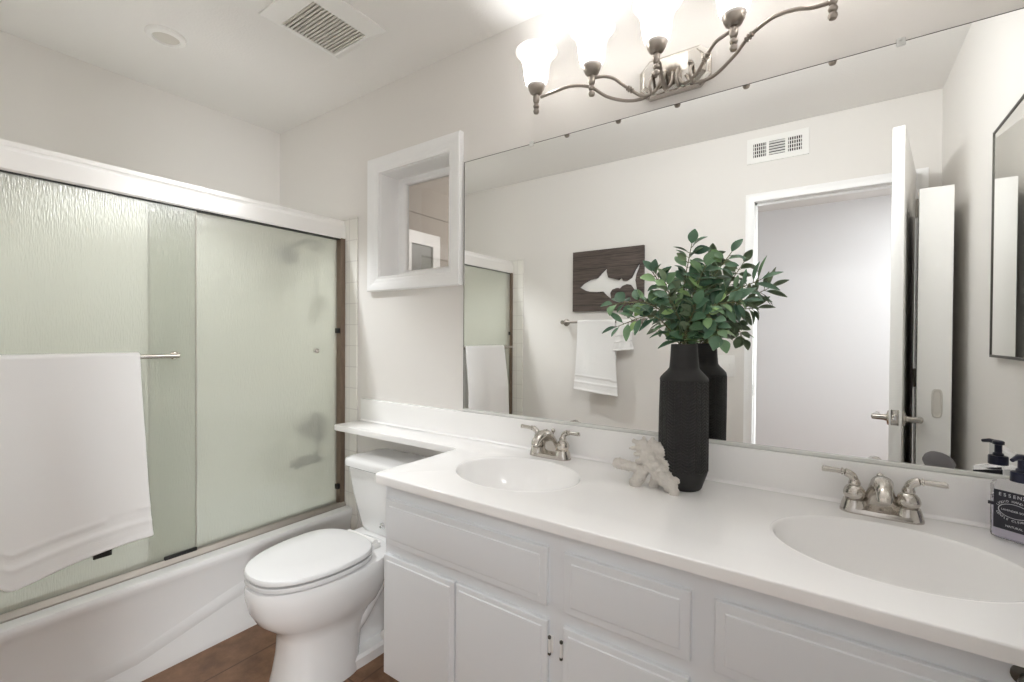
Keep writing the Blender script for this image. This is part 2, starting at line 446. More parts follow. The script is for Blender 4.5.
for sgn, b0 in ((-1, -.042), (1, -.004)):
    o_ = dpt(LEAF-.06, b0, .925)
    bm = nb(); lathe(bm, [(.03, 0), (.031, .003), (.027, .009), (.014, .012), (.0115, .02), (.0115, .055), (.010, .058)], o_, ax_*sgn, 24)
    lev = dpt(LEAF-.06, b0+sgn*.05, .925)
    dr = Matrix.Rotation(ANG, 3, 'Z') @ Vector((0, -1, 0))
    tube(bm, [lev+dr*-.008, lev+dr*.02, lev+dr*.06, lev+dr*.10, lev+dr*.108], [.011, .0115, .010, .009, .005], 12)
    struct('door_handle', bm, 'nickel', door)

# ---- recessed window beside the mirror
win = bpy.data.objects.new('window_1', None); COL.objects.link(win); win.location = (-1.58, 0, 1.5); win['kind'] = 'structure'
def frame4(bm, x0, x1, z0, z1, y, d, prof):
    loops = []
    for (cx, cz, sx, sz) in ((x0, z0, -1, -1), (x0, z1, -1, 1), (x1, z1, 1, 1), (x1, z0, 1, -1), (x0, z0, -1, -1)):
        loops.append([Vector((cx+sx*a, y+d*b, cz+sz*a)) for a, b in prof])
    return skin(bm, loops, close=True, cap0=False, cap1=False)
prof = [(0, 0), (0, .014), (.006, .016), (.012, .014), (.018, .018), (.026, .021), (.034, .021), (.040, .026), (.058, .028), (.066, .027), (.070, .022), (.070, 0)]
struct('window_casing', frame4(nb(), WX0+.006, WX1-.006, WZ0+.006, WZ1-.006, 0, -1, prof), 'white_trim', win)
bm = nb(); th = .008
frame4(bm, WX0+th, WX1-th, WZ0+th, WZ1-th, -.0, 1, [(0, 0), (0, .158), (th, .158), (th, 0)])
struct('window_jamb', bm, 'white_trim', win)
bm = nb()
frame4(bm, WX0+.054, WX1-.054, WZ0+.046, WZ1-.038, .14, -1, [(0, 0), (0, .022), (.008, .03), (.05, .03), (.05, 0)])
struct('window_sash', bm, 'white_trim', win)
struct('window_pane', mkbox(WX0+.05, WX1-.05, .128, .132, WZ0+.04, WZ1-.035), 'pane', win, smooth=False)

# adjoining room made up behind the pane to imitate a reflection of the shower
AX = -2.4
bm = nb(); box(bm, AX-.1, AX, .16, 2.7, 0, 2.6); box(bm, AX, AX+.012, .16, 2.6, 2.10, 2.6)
struct('wall_standin_left', bm, 'standin')
struct('wall_standin_back', mkbox(AX-.1, -.4, 2.6, 2.7, 0, 2.6), 'standin')
struct('wall_standin_right', mkbox(-.5, -.4, .16, 2.6, 0, 2.6), 'standin')
struct('ceiling_standin', mkbox(AX-.1, -.4, .16, 2.7, 2.5, 2.6), 'standin')
struct('floor_standin', mkbox(AX-.1, -.4, .16, 2.7, -.05, 0), 'floor')
refl = bpy.data.objects.new('reflected_shower', None); COL.objects.link(refl); refl.location = (AX, .86, 1.2); refl['kind'] = 'structure'  # frame shaped like the shower header and jamb reflected in the pane
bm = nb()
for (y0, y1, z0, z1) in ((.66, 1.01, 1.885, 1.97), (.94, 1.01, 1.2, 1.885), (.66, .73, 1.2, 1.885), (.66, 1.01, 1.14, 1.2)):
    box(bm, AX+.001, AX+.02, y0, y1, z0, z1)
struct('reflected_frame', bm, 'white_trim', refl, smooth=False)
struct('window_pane', mkbox(AX+.002, AX+.006, .73, .94, 1.2, 1.885), mat('reflected_glass_tone', srgb(128, 128, 122), .4), refl, smooth=False)  # flat grey painted as the reflected shower glass

# ------------------------------------------------------------------ vanity
CF = -.567; CZ = .818; CT = .026          # counter front edge, top, thickness
CABF = -.545; CX0 = -1.115
van = thing('vanity_cabinet', 'long white painted vanity cabinet with raised panel fronts under the double sink counter', 'cabinet', (-.35, -.3, 0))
bm = nb(); 
box(bm, CX0, XR-.002, CABF, CABF+.019, .205, CZ-CT-.001); box(bm, CX0, CX0+.018, CABF+.019, -.002, .205, CZ-CT-.001)
box(bm, XR-.02, XR-.002, CABF+.019, -.002, .205, CZ-CT-.001); box(bm, CX0+.018, XR-.02, CABF+.019, -.002, .205, .223)
obj('carcass', bm, 'cabinet', van, smooth=False)
obj('toe_kick', mkbox(CX0+.02, XR-.002, -.45, -.002, 0, .205), 'toe', van, smooth=False)
def raised(bm, x0, x1, z0, z1, y, t_=.015, b=.020, mid=True):
    """front with a sloped (bevelled) border around a flat raised field; faces -y"""
    def L(i, yy): return [Vector((x0+i, yy, z0+i)), Vector((x1-i, yy, z0+i)), Vector((x1-i, yy, z1-i)), Vector((x0+i, yy, z1-i))]
    loops = [L(0, y), L(0, y-.0095), L(.0015, y-.011), L(b-.003, y-.0125), L(b-.002, y-.0125), L(b, y-.0145), L(b+.003, y-.015)]
    return skin(bm, loops)
for x0, x1 in ((-1.104, -.539), (-.175, .39)):
    obj('false_front', raised(nb(), x0, x1, .612, .748, CABF), 'cabinet', van, angle=10)
obj('drawer_front', raised(nb(), -.494, -.219, .612, .748, CABF), 'cabinet', van, angle=10)
def hinge(x, z, par):
    bm = nb(); tube(bm, [(x, CABF-.009, z-.016), (x, CABF-.009, z+.016)], .003, 10)
    box(bm, x-.006, x+.006, CABF-.004, CABF+.001, z-.020, z+.020, bevel=.001)
    h_ = obj('hinge', bm, 'plate', par); h_['label'] = 'painted hinge with a bare metal pin'
    for up_ in (1, -1):
        bm = nb(); lathe(bm, [(.0033, 0), (.004, .002), (.004, .005), (.002, .007)], (x, CABF-.009, z+up_*.016), (0, 0, up_), 10)
        obj('pin_tip', bm, 'gray_metal', par)
for x0, x1, hs in ((-1.111, -.826, -1), (-.822, -.537, 1), (-.496, -.221, -1), (-.175, .105, -1), (.109, .39, 1)):
    d = obj('door', raised(nb(), x0, x1, .215, .578, CABF, b=.016), 'cabinet', van, angle=10)
    hx = x0-.005 if hs < 0 else x1+.005
    if x0 > -1.1:
        for hz in (.522, .27): hinge(hx, hz, d)
bm = nb(); lathe(bm, [(.014, 0), (.015, .004), (.007, .008), (.007, .02), (.013, .026), (.014, .034), (.008, .04)], (.226, CABF, .772), (0, -1, 0), 18)
obj('latch_knob', bm, 'gray_metal', van)['label'] = 'dark metal knob just under the counter edge'

SINKS = [(-.80, -.30), (.10, -.30)]; SA, SB = .21, .166
top = thing('vanity_countertop', 'glossy white double sink countertop with backsplash and narrow shelf over the toilet tank', 'countertop', (-.35, -.3, CZ))
def ell(c, a, b, n=64): return [(c[0]+a*math.cos(2*PI*k/n), c[1]+b*math.sin(2*PI*k/n)) for k in range(n)]
def arc(cx, cy, r, a0, a1, n=6): return [(cx+r*math.cos(math.radians(a0+(a1-a0)*k/n)), cy+r*math.sin(math.radians(a0+(a1-a0)*k/n))) for k in range(n+1)]
out = [(XR-.001, CF), (XR-.001, -.001), (-1.935, -.001)] + arc(-1.935+.008, -.172+.008, .008, 180, 270) + arc(-1.152-.03, -.172-.03, .03, 90, 0) + arc(-1.152+.02, CF+.02, .02, 180, 270)
bm = plate_poly(nb(), out, [ell(c, SA, SB) for c in SINKS], lambda p, d: (p[0], p[1], CZ-d), CT)
bmesh.ops.recalc_face_normals(bm, faces=bm.faces)
bm.edges.ensure_lookup_table()
sel = []
for e in bm.edges:
    a, b = e.verts
    if abs(a.co.z-CZ) < 1e-5 and abs(b.co.z-CZ) < 1e-5 and len(e.link_faces) == 2:
        if abs(e.link_faces[0].normal.dot(e.link_faces[1].normal)) < .3:
            mid = (a.co+b.co)/2
            if not any(((mid.x-c[0])/SA)**2+((mid.y-c[1])/SB)**2 < 1.1 for c in SINKS): sel.append(e)
bmesh.ops.bevel(bm, geom=sel, offset=.0045, segments=3, profile=.5, affect='EDGES')
obj('slab', bm, 'counter', top, angle=35)
for c in SINKS:
    prof = [(1.0, -.0), (.988, .0012), (.972, .0002), (.960, -.006), (.950, -.018), (.925, -.045), (.87, -.078), (.78, -.105), (.64, -.124), (.45, -.134), (.25, -.138), (.10, -.139)]
    loops = [[Vector((c[0]+SA*r*math.cos(2*PI*k/64), c[1]+.012*(1-r)+SB*r*math.sin(2*PI*k/64), CZ+z)) for k in range(64)] for r, z in prof]
    bm = skin(nb(), loops, cap0=False, cap1=True)
    bs = obj('sink_basin', bm, 'counter', top, angle=80)
    bm = nb(); lathe(bm, [(.022, 0), (.022, .003), (.017, .004), (.015, .001), (.013, .004), (.0, .006)], (c[0], c[1]+.011, CZ-.139), (0, 0, 1), 24)
    obj('drain', bm, 'nickel', bs)
bm = nb(); box(bm, -1.935, XR-.022, -.021, -.001, CZ-.002, .925, bevel=.003)
r = .012   # cove at the foot of the backsplash
skin(bm, [[Vector((x, -.020, CZ+r)), Vector((x, -.0215, CZ+r*.4)), Vector((x, -.0255, CZ+r*.12)), Vector((x, -.034, CZ+.0006)), Vector((x, -.018, CZ-.001))] for x in (-1.93, XR-.022)])
obj('backsplash', bm, 'counter', top)
obj('side_splash', mkbox(XR-.021, XR-.001, CF+.01, -.001, CZ-.001, .925, bevel=.003), 'counter', top)

# faucets: two-handle centreset
def handle(par, cx, cy, s):
    bm = nb()
    lathe(bm, [(.0275, .0), (.0262, .006), (.0222, .018), (.0182, .0195), (.0195, .021), (.0225, .028), (.0228, .035), (.0200, .043), (.0155, .049), (.0115, .052), (.0128, .054), (.0125, .058), (.009, .066)], (cx+s*.0505, cy, CZ+.012), (0, 0, 1), 28)
    h = obj('handle', bm, 'nickel', par)
    bx_ = cx+s*.0505; z = CZ+.078
    bm = nb()
    pts = spline([(bx_, cy, z-.008), (bx_+s*.004, cy, z+.006), (bx_+s*.016, cy-.001, z+.014), (bx_+s*.03, cy-.002, z+.0155), (bx_+s*.06, cy-.006, z+.0175 if s < 0 else z+.0165), (bx_+s*.067, cy-.0065, z+.018)], 5)
    n = len(pts); rr = [.0095 if i < n*.45 else .0058+.002*((i/n-.45)/.55) for i in range(n)]; rr[-1] = .002; rr[-2] = .0055
    tube(bm, pts, rr, 14)
    lathe(bm, [(.0078, 0), (.0085, .001), (.0085, .003), (.0075, .004)], pts[int(n*.5)], (s, 0, .05), 16)
    obj('lever', bm, 'nickel', h)
def faucet(cx, label):
    cy = -.075
    fa = thing('sink_faucet', label, 'faucet', (cx, cy, CZ), 'nickel faucets on the counter')
    def lp(hw, hd, z):   # rounded stadium loop
        return [Vector((cx+(hw-hd)*(1 if math.cos(a) > 0 else -1)*min(1, abs(math.cos(a))*3) + hd*math.cos(a), cy+hd*math.sin(a), z)) for a in [2*PI*k/40 for k in range(40)]]
    bm = skin(nb(), [lp(.08, .028, CZ), lp(.08, .028, CZ+.004), lp(.0775, .0255, CZ+.012), lp(.074, .022, CZ+.014)])
    # spout: a low hooded teardrop rising from the middle and reaching over the basin
    obj('base_plate', bm, 'nickel', fa)
    bm = nb(); loops = []
    st = [(.010, .042, .019, .000), (.006, .035, .021, .018), (.000, .0275, .021, .040), (-.014, .0225, .020, .060), (-.034, .021, .018, .073), (-.058, .0175, .0155, .074), (-.082, .0155, .0135, .066), (-.098, .0145, .011, .054), (-.104, .012, .007, .047)]
    angs = [0, 10, 25, 45, 68, 90, 112, 130, 146]   # tilt of each section from horizontal plane towards facing forward
    for (dy, wx, wd, dz), an in zip(st, angs):
        a = math.radians(an); 
        loops.append([Vector((cx+wx*math.cos(t_), cy+dy-wd*math.sin(t_)*math.cos(a), CZ+.012+dz-wd*math.sin(t_)*math.sin(a))) for t_ in [2*PI*k/28 for k in range(28)]])
    skin(bm, loops)
    obj('spout', bm, 'nickel', fa)
    bm = nb(); tube(bm, [(cx, cy+.022, CZ+.01), (cx, cy+.022, CZ+.082)], .0025, 8)
    lathe(bm, [(.002, 0), (.006, .003), (.0075, .008), (.006, .013), (.002, .016)], (cx, cy+.022, CZ+.080), (0, 0, 1), 16)
    obj('lift_rod', bm, 'nickel', fa)
    handle(fa, cx, cy, -1); handle(fa, cx, cy, 1)
faucet(-.81, 'brushed nickel two-handle faucet behind the sink nearer the toilet')
faucet(.10, 'brushed nickel two-handle faucet behind the sink beside the soap bottle')

# ------------------------------------------------------------------ wall mirror with clips
mir = thing('wall_mirror', 'wide frameless wall mirror above the double vanity', 'mirror', (-.42, 0, .926))
obj('mirror_glass', mkbox(-1.27, XR-.001, -.0065, -.0005, .934, 1.9675), 'mirror', mir, smooth=False)
bm = nb(); box(bm, -1.27, XR-.001, -.013, -.0005, .926, .936, bevel=.0015)
obj('bottom_channel', bm, 'glue', mir)
bm = nb(); box(bm, -1.2715, -1.2695, -.0075, -.0004, .93, 1.968); box(bm, -1.27, XR-.001, -.0072, -.0004, 1.967, 1.9685)
obj('edge_strip', bm, 'gray_metal', mir, smooth=False)
for x in (-.939, .132):
    bm = nb(); box(bm, x-.009, x+.009, -.010, -.0005, 1.957, 1.978, bevel=.003); lathe(bm, [(.004, 0), (.004, .002), (.002, .003)], (x, -.010, 1.972), (0, -1, 0), 12)
    obj('clip', bm, 'glue', mir)['label'] = 'clear plastic mirror clip'

# ------------------------------------------------------------------ vanity light
LX = -.412; LZ = 2.062
vl = thing('vanity_light', 'five-lamp satin nickel vanity light with scrolled arms and bell glass shades over the mirror', 'light fixture', (LX, 0, LZ))
def octo(hw, hz, ch, y): return [Vector((LX+x, y, LZ+z)) for x, z in ((-hw+ch, -hz), (hw-ch, -hz), (hw, -hz+ch), (hw, hz-ch), (hw-ch, hz), (-hw+ch, hz), (-hw, hz-ch), (-hw, -hz+ch))]
bm = skin(nb(), [octo(.108, .062, .03, 0), octo(.108, .062, .03, -.012), octo(.100, .055, .027, -.017), octo(.096, .051, .026, -.017), octo(.088, .045, .022, -.030), octo(.086, .043, .021, -.031)])
pl = obj('back_plate', bm, 'nickel', vl, angle=20)
for sx in (-1, 1):
    bm = nb(); lathe(bm, [(.007, 0), (.008, .004), (.005, .008), (.006, .012), (.003, .016)], (LX+sx*.055, -.031, LZ+.004), (0, -1, 0), 14)
    obj('screw_cap', bm, 'lamp_nickel', pl)
FB = 2.010     # finial bottom height
def collar(bm, p, d):
    lathe(bm, [(.0055, -.012), (.008, -.010), (.0085, -.007), (.006, -.004), (.009, -.002), (.009, .002), (.006, .004), (.0085, .007), (.008, .010), (.0055, .012)], p, d, 14)
for i, x in enumerate(LAMP_X):
    zz = FB
    bm = nb()
    lathe(bm, [(.002, 0), (.008, .003), (.0105, .009), (.0095, .015), (.0055, .019), (.009, .022), (.0108, .027), (.009, .032), (.006, .036), (.0085, .039), (.0108, .046), (.0115, .062), (.0085, .066), (.014, .068), (.021, .073), (.027, .085), (.0295, .097), (.031, .101), (.029, .105), (.012, .105)], (x, LAMP_Y, zz), (0, 0, 1), 28)
    sk = obj('socket_cup', bm, 'lamp_nickel', vl)
    bm = nb()
    lathe(bm, [(.004, 0), (.011, .008), (.013, .02), (.020, .042), (.022, .058), (.018, .074), (.008, .083), (.001, .085)], (x, LAMP_Y, zz+.098), (0, 0, 1), 20)
    bmat_ = M.get('bulb')
    if bmat_ is None:
        bmat_ = bpy.data.materials.new('lit_bulb'); bmat_.use_nodes = True
        n_ = bmat_.node_tree; n_.nodes.remove(n_.nodes['Principled BSDF'])
        e_ = n_.nodes.new('ShaderNodeEmission'); e_.inputs[0].default_value = (1, .93, .83, 1); e_.inputs[1].default_value = SHADE_E*2.5
        t_ = n_.nodes.new('ShaderNodeBsdfTransparent'); a_ = n_.nodes.new('ShaderNodeAddShader')
        n_.links.new(e_.outputs[0], a_.inputs[0]); n_.links.new(t_.outputs[0], a_.inputs[1]); n_.links.new(a_.outputs[0], n_.nodes['Material Output'].inputs[0]); M['bulb'] = bmat_
    obj('light_bulb', bm, bmat_, sk)
    bm = nb()
    outer = [(.027, .092), (.030, .097), (.036, .108), (.0405, .124), (.043, .145), (.0455, .165), (.051, .184), (.0605, .2), (.0705, .212), (.0725, .214)]
    inner = [(r_-.003, h+.001) for r_, h in reversed(outer)]
    lathe(bm, outer+[(.0725, .216), (.071, .2165)]+inner[1:], (x, LAMP_Y, zz-.002), (0, 0, 1), 40, caps=False)
    obj('shade', bm, 'shade', vl, angle=80)
# arms: sinuous tubes from plate to lamps
def arm(pts, ring=None):
    P = spline(pts, 7); bm = nb(); tube(bm, P, .0052, 12)
    if ring is not None:
        k = int(len(P)*ring); collar(bm, P[k], (P[k+1]-P[k-1]))
    obj('arm', bm, 'lamp_nickel', vl)
arm( [(-0.83, -0.119, 2.064), (-0.771, -0.119, 2.067), (-0.712, -0.117, 2.067), (-0.656, -0.098, 2.055), (-0.605, -0.07, 2.02), (-0.539, -0.048, 1.998), (-0.483, -0.042, 2.0), (-0.447, -0.038, 2.025), (-0.437, -0.03, 2.054)] , None)
arm( [(-0.638, -0.119, 2.069), (-0.602, -0.11, 2.067), (-0.575, -0.095, 2.059), (-0.554, -0.08, 2.042), (-0.533, -0.066, 2.025), (-0.496, -0.052, 1.999), (-0.463, -0.046, 2.005), (-0.447, -0.038, 2.034), (-0.447, -0.03, 2.066)] , 0.5)
arm( [(-0.006, -0.119, 2.056), (-0.02, -0.119, 2.055), (-0.049, -0.118, 2.058), (-0.085, -0.114, 2.07), (-0.137, -0.1, 2.077), (-0.193, -0.08, 2.059), (-0.231, -0.062, 2.032), (-0.283, -0.046, 2.003), (-0.322, -0.042, 1.997), (-0.351, -0.038, 2.005), (-0.371, -0.03, 2.036)] , 0.5)
arm( [(-0.227, -0.119, 2.069), (-0.248, -0.11, 2.068), (-0.277, -0.096, 2.064), (-0.304, -0.078, 2.043), (-0.333, -0.058, 2.016), (-0.367, -0.046, 2.003), (-0.386, -0.038, 2.022), (-0.392, -0.03, 2.054)] , 0.42)
arm( [(-0.433, -0.119, 2.058), (-0.426, -0.108, 2.049), (-0.428, -0.082, 2.026), (-0.423, -0.056, 2.004), (-0.412, -0.042, 2.016), (-0.41, -0.03, 2.057)] , None)
# short scrolls hanging in a row under the plate
for k in range(4):
    xx = LX-.06+k*.04
    P = spline([(xx, -.031, LZ+.002), (xx, -.05, LZ-.018), (xx, -.06, LZ-.045), (xx+.004, -.048, LZ-.062), (xx+.004, -.034, LZ-.050)], 6)
    obj('scroll', tube(nb(), P, .0045, 10), 'lamp_nickel', pl)

# ------------------------------------------------------------------ bathtub
TX0, TX1, TY0, TY1, RZ = XL+.0125, -2.008, YF+.0125, -.0125, .358
tub = thing('bathtub', 'white apron bathtub below the sliding glass shower doors', 'bathtub', ((TX0+TX1)/2, -.77, 0))
bm = nb()
def rr(x0, x1, y0, y1, r, z, n=6):
    pts = []
    for cx, cy, a in ((x1-r, y1-r, 0), (x0+r, y1-r, 90), (x0+r, y0+r, 180), (x1-r, y0+r, 270)):
        for k in range(n+1):
            t_ = math.radians(a+90*k/n); pts.append(Vector((cx+r*math.cos(t_), cy+r*math.sin(t_), z)))
    return pts
apr = .012
loops = [rr(TX0, TX1-.004, TY0, TY1, .002, 0), rr(TX0, TX1-.004, TY0, TY1, .002, .022), rr(TX0, TX1-apr, TY0, TY1, .002, .04), rr(TX0, TX1-apr*1.2, TY0, TY1, .002, .29), rr(TX0, TX1-.004, TY0, TY1, .002, .318), rr(TX0, TX1, TY0, TY1, .002, .335), rr(TX0, TX1, TY0, TY1, .002, RZ-.012), rr(TX0, TX1-.004, TY0, TY1, .002, RZ-.003), rr(TX0, TX1-.014, TY0, TY1, .002, RZ),
         rr(TX0+.05, TX1-.115, TY0+.06, TY1-.07, .10, RZ), rr(TX0+.056, TX1-.121, TY0+.068, TY1-.078, .10, RZ-.01), rr(TX0+.09, TX1-.15, TY0+.12, TY1-.11, .12, .12), rr(TX0+.13, TX1-.19, TY0+.18, TY1-.16, .12, .06), rr(TX0+.2, TX1-.26, TY0+.3, TY1-.25, .05, .055)]
skin(bm, loops)
obj('tub_body', bm, 'acrylic', tub, angle=35)
bm = nb()   # the diagonal pressed crease low on the apron
skin(bm, [[Vector((TX1-apr*.9+dx, yy, z0+dz)) for dx, dz in ((-.003, -.03), (.0035, 0), (-.003, .03))] for yy, z0 in ((TY0+.02, .06), (-.9, .085), (-.62, .16), (-.45, .20))], close=True)
obj('apron_crease', bm, 'acrylic', tub, angle=80)

# ------------------------------------------------------------------ shower doors
GX = -2.0966
sh = thing('shower_enclosure', 'framed sliding shower doors with obscure rain glass standing on the tub rim', 'shower door', (GX, -.77, RZ))
def prism_y(bm, prof, y0, y1): return skin(bm, [[Vector((x, y_, z)) for x, z in prof] for y_ in (y0, y1)])
HT, HB = 1.832, 1.737
obj('header_rail', prism_y(nb(), [(GX-.03, HB+.004), (GX+.022, HB), (GX+.026, HB+.006), (GX+.026, HT-.032), (GX+.021, HT-.02), (GX+.017, HT-.016), (GX+.017, HT), (GX-.03, HT)], TY0, TY1), 'bright_alu', sh, angle=15)
obj('bottom_track', prism_y(nb(), [(GX-.03, RZ), (GX+.034, RZ), (GX+.034, RZ+.006), (GX+.022, RZ+.022), (GX+.018, RZ+.022), (GX+.016, RZ+.010), (GX+.002, RZ+.010), (GX, RZ+.018), (GX-.004, RZ+.018), (GX-.006, RZ+.010), (GX-.022, RZ+.010), (GX-.024, RZ+.022), (GX-.03, RZ+.022)], TY0, TY1), 'alu', sh, angle=15)
for y0, y1 in ((TY1-.027, TY1), (TY0, TY0+.027)):
    j = obj('wall_jamb', mkbox(GX-.028, GX+.024, y0, y1, RZ+.006, HB+.004, bevel=.002), 'bronze', sh)
    yb = y0-.007 if y0 > -.5 else y1+.007
    for zb in (1.265, .462):
        obj('bumper', mkbox(GX-.004, GX+.022, min(yb, yb)-.008, yb+.008, zb-.013, zb+.013, bevel=.003), 'black', j)
gin = obj('glass_panel', mkbox(GX-.016, GX-.010, -.838, TY1-.012, RZ+.014, HB+.03), 'rain_glass', sh, smooth=False)
gin['label'] = 'inner sliding pane nearer the toilet'
gout = obj('glass_panel', mkbox(GX+.006, GX+.012, TY0+.012, -.690, RZ+.014, HB+.03), 'rain_glass', sh, smooth=False)
gout['label'] = 'outer sliding pane carrying the towel bar'
obj('edge_strip', mkbox(GX+.0055, GX+.0125, -.692, -.6885, RZ+.016, HB), 'alu', gout, smooth=False)
obj('edge_strip', mkbox(GX-.0165, GX-.0095, -.8395, -.836, RZ+.016, HB), 'alu', gin, smooth=False)
bm = nb(); lathe(bm, [(.010, 0), (.010, .003), (.006, .005), (.006, .010), (.010, .013), (.0105, .018), (.007, .021)], (GX-.010, -.16, 1.163), (1, 0, 0), 20)
obj('pull_knob', bm, 'nickel', gin)
obj('guide_clip', mkbox(GX+.0125, GX+.022, -1.005, -.955, .462, .486, bevel=.002), 'black', gout)
obj('guide_clip', mkbox(GX+.013, GX+.024, -.80, -.69, RZ+.020, RZ+.034, bevel=.003), 'black', sh)
obj('header_gasket', mkbox(GX-.012, GX+.018, TY0+.027, TY1-.027, HB-.004, HB+.002), 'black', sh, smooth=False)
BX, BZ = -2.03, 1.160
bm = nb(); tube(bm, spline([(GX+.012, -.765, BZ), (GX+.03, -.764, BZ), (BX-.012, -.768, BZ), (BX, -.785, BZ), (BX, -.82, BZ), (BX, -1.40, BZ), (BX, -1.43, BZ), (BX-.012, -1.447, BZ), (GX+.03, -1.45, BZ), (GX+.012, -1.45, BZ)], 6), .0085, 14)
tb = obj('towel_bar', bm, 'nickel', gout)
for yy in (-.765, -1.45):
    bm = nb(); lathe(bm, [(.016, 0), (.016, .004), (.010, .008)], (GX+.012, yy, BZ), (1, 0, 0), 18); obj('rosette', bm, 'nickel', tb)

# plumbing inside, seen blurred through the glass
PX = -2.32
sh2 = thing('shower_sprayer', 'dark shower head on a bent arm, blurred behind the glass', 'shower head', (PX, -.011, 1.74))
bm = nb(); tube(bm, spline([(PX, -.011, 1.735), (PX, -.08, 1.75), (PX, -.175, 1.69)], 6), .010, 12); obj('arm', bm, 'shower_metal', sh2)
bm = nb(); lathe(bm, [(.03, 0), (.028, .006), (.012, .012)], (PX, -.011, 1.735), (0, -1, 0), 20); obj('flange', bm, 'shower_metal', sh2)
bm = nb(); lathe(bm, [(.012, 0), (.016, .02), (.028, .035), (.058, .055), (.062, .07), (.055, .075)], (PX, -.165, 1.70), (.25, -.55, -.8), 24); obj('spray_head', bm, 'shower_metal', sh2)
vv = thing('shower_valve', 'dark round shower valve with a lever, blurred behind the glass', 'shower valve', (PX, -.011, .72))
bm = nb(); lathe(bm, [(.085, 0), (.083, .006), (.06, .012), (.03, .016), (.028, .035), (.040, .045), (.042, .085), (.034, .095)], (PX, -.011, .735), (0, -1, 0), 32); obj('escutcheon', bm, 'shower_metal', vv)
bm = nb(); tube(bm, [(PX, -.08, .735), (PX+.02, -.09, .72), (PX+.075, -.095, .715)], [.016, .013, .009], 12); obj('lever', bm, 'shower_metal', vv)
sp_ = nb(); tube(sp_, spline([(PX, -.011, .565), (PX, -.07, .565), (PX, -.13, .56), (PX, -.145, .535)], 5), [.027]*10+[.026]*3+[.024]*3, 18)
single('tub_spout', sp_, 'shower_metal', 'stubby tub spout below the shower valve, blurred behind the glass', 'tub spout', (PX, -.011, .565))

# ------------------------------------------------------------------ towels
def towel(name, label, loc, axis, along0, along1, bar, zb, lf, lb, front, seed, group=None, mtl='towel', flare=.0, folds=.008, rad=.013, thick=.006, nx=56):
    """cloth over a bar. axis 'y' (bar along y) or 'x'; front = unit sign of the side the long front drop hangs on; lf(t), lb(t) lengths"""
    rnd = random.Random(seed); ph = [rnd.uniform(0, 6.28) for _ in range(6)]; fq = [rnd.uniform(3, 6), rnd.uniform(7, 11), rnd.uniform(12, 18)]
    bm = nb(); rows = []
    ns = 150
    for i in range(nx+1):
        t_ = i/nx; row = []; F_, B_ = lf(t_), lb(t_)
        for j in range(ns+1):
            s = -1+2*j/ns
            # centre strip wraps the bar
            w_ = .14
            if abs(s) < w_:
                a = PI/2*(1-s/w_); n_, z = rad*math.cos(a), zb+rad*math.sin(a)
                n_ = rad*math.sin(s/w_*PI/2); z = zb+rad*math.cos(s/w_*PI/2); dep = 0
            else:
                k = (abs(s)-w_)/(1-w_); L_ = F_ if s > 0 else B_
                dep = k; z = zb-k*L_; n_ = rad if s > 0 else -rad
                amp = folds*min(1, k*2.2)
                wob = amp*(math.sin(fq[0]*t_*2+ph[0]+k*.8)+.6*math.sin(fq[1]*t_+ph[1]-k)+.3*math.sin(fq[2]*t_+ph[2]+2*k))
                n_ += (wob+amp*.9) if s > 0 else -(amp*.4+abs(wob)*.25)
                if s > 0:
                    n_ += flare*k*k
                    up_ = (1-k)*L_
                    if abs(up_-.105) < .004 or abs(up_-.062) < .004 or up_ < .010: n_ += .0032
                    if .066 < up_ < .101: n_ -= .002
            al = along0+(along1-along0)*t_
            spread = (t_-.5)*(.05*dep*dep if s > 0 else 0)
            al += spread*(1 if along1 > along0 else -1)
            n_ *= front
            row.append(Vector((bar+n_, al, z)) if axis == 'y' else Vector((al, bar+n_, z)))
        rows.append(row)
    skin(bm, rows, close=False)
    o = single(name, bm, mtl, label, 'towel', loc, group, angle=180)
    md = o.modifiers.new('Solidify', 'SOLIDIFY'); md.thickness = thick; md.offset = 0
    md = o.modifiers.new('Subsurf', 'SUBSURF'); md.levels = 1; md.render_levels = 1
    return o
def band_towel_mat():
    """terry with a flat woven dobby band (z measured from the object's origin)"""
    m = mat('white_terry_with_band', srgb(243, 242, 241), .95, spec=.1, bump=(900, .5))
    nt = m.node_tree; L = nt.links.new
    bp = [n for n in nt.nodes if n.type == 'BUMP'][0]; tc = [n for n in nt.nodes if n.type == 'TEX_COORD'][0]
    sx = nt.nodes.new('ShaderNodeSeparateXYZ'); L(tc.outputs['Object'], sx.inputs[0])
    return m
def ramp_len(t_):   # t_=0 at y=-.885 (right in view)
    pts = [(0, .635), (.45, .665), (.70, .685), (.74, .67), (.80, .635), (1, .63)]
    for (a, va), (b, vb) in zip(pts[:-1], pts[1:]):
        if t_ <= b: return va+(vb-va)*(t_-a)/(b-a)
    return pts[-1][1]
tw = towel('bath_towel', 'large white bath towel draped over the bar on the glass shower door', (BX, -1.1, BZ), 'y', -.890, -1.335, BX, BZ, ramp_len, lambda t_: .5, 1, 3, flare=.014, folds=.016)
def hem(par, axis, t0, t1, drop, w_): pass
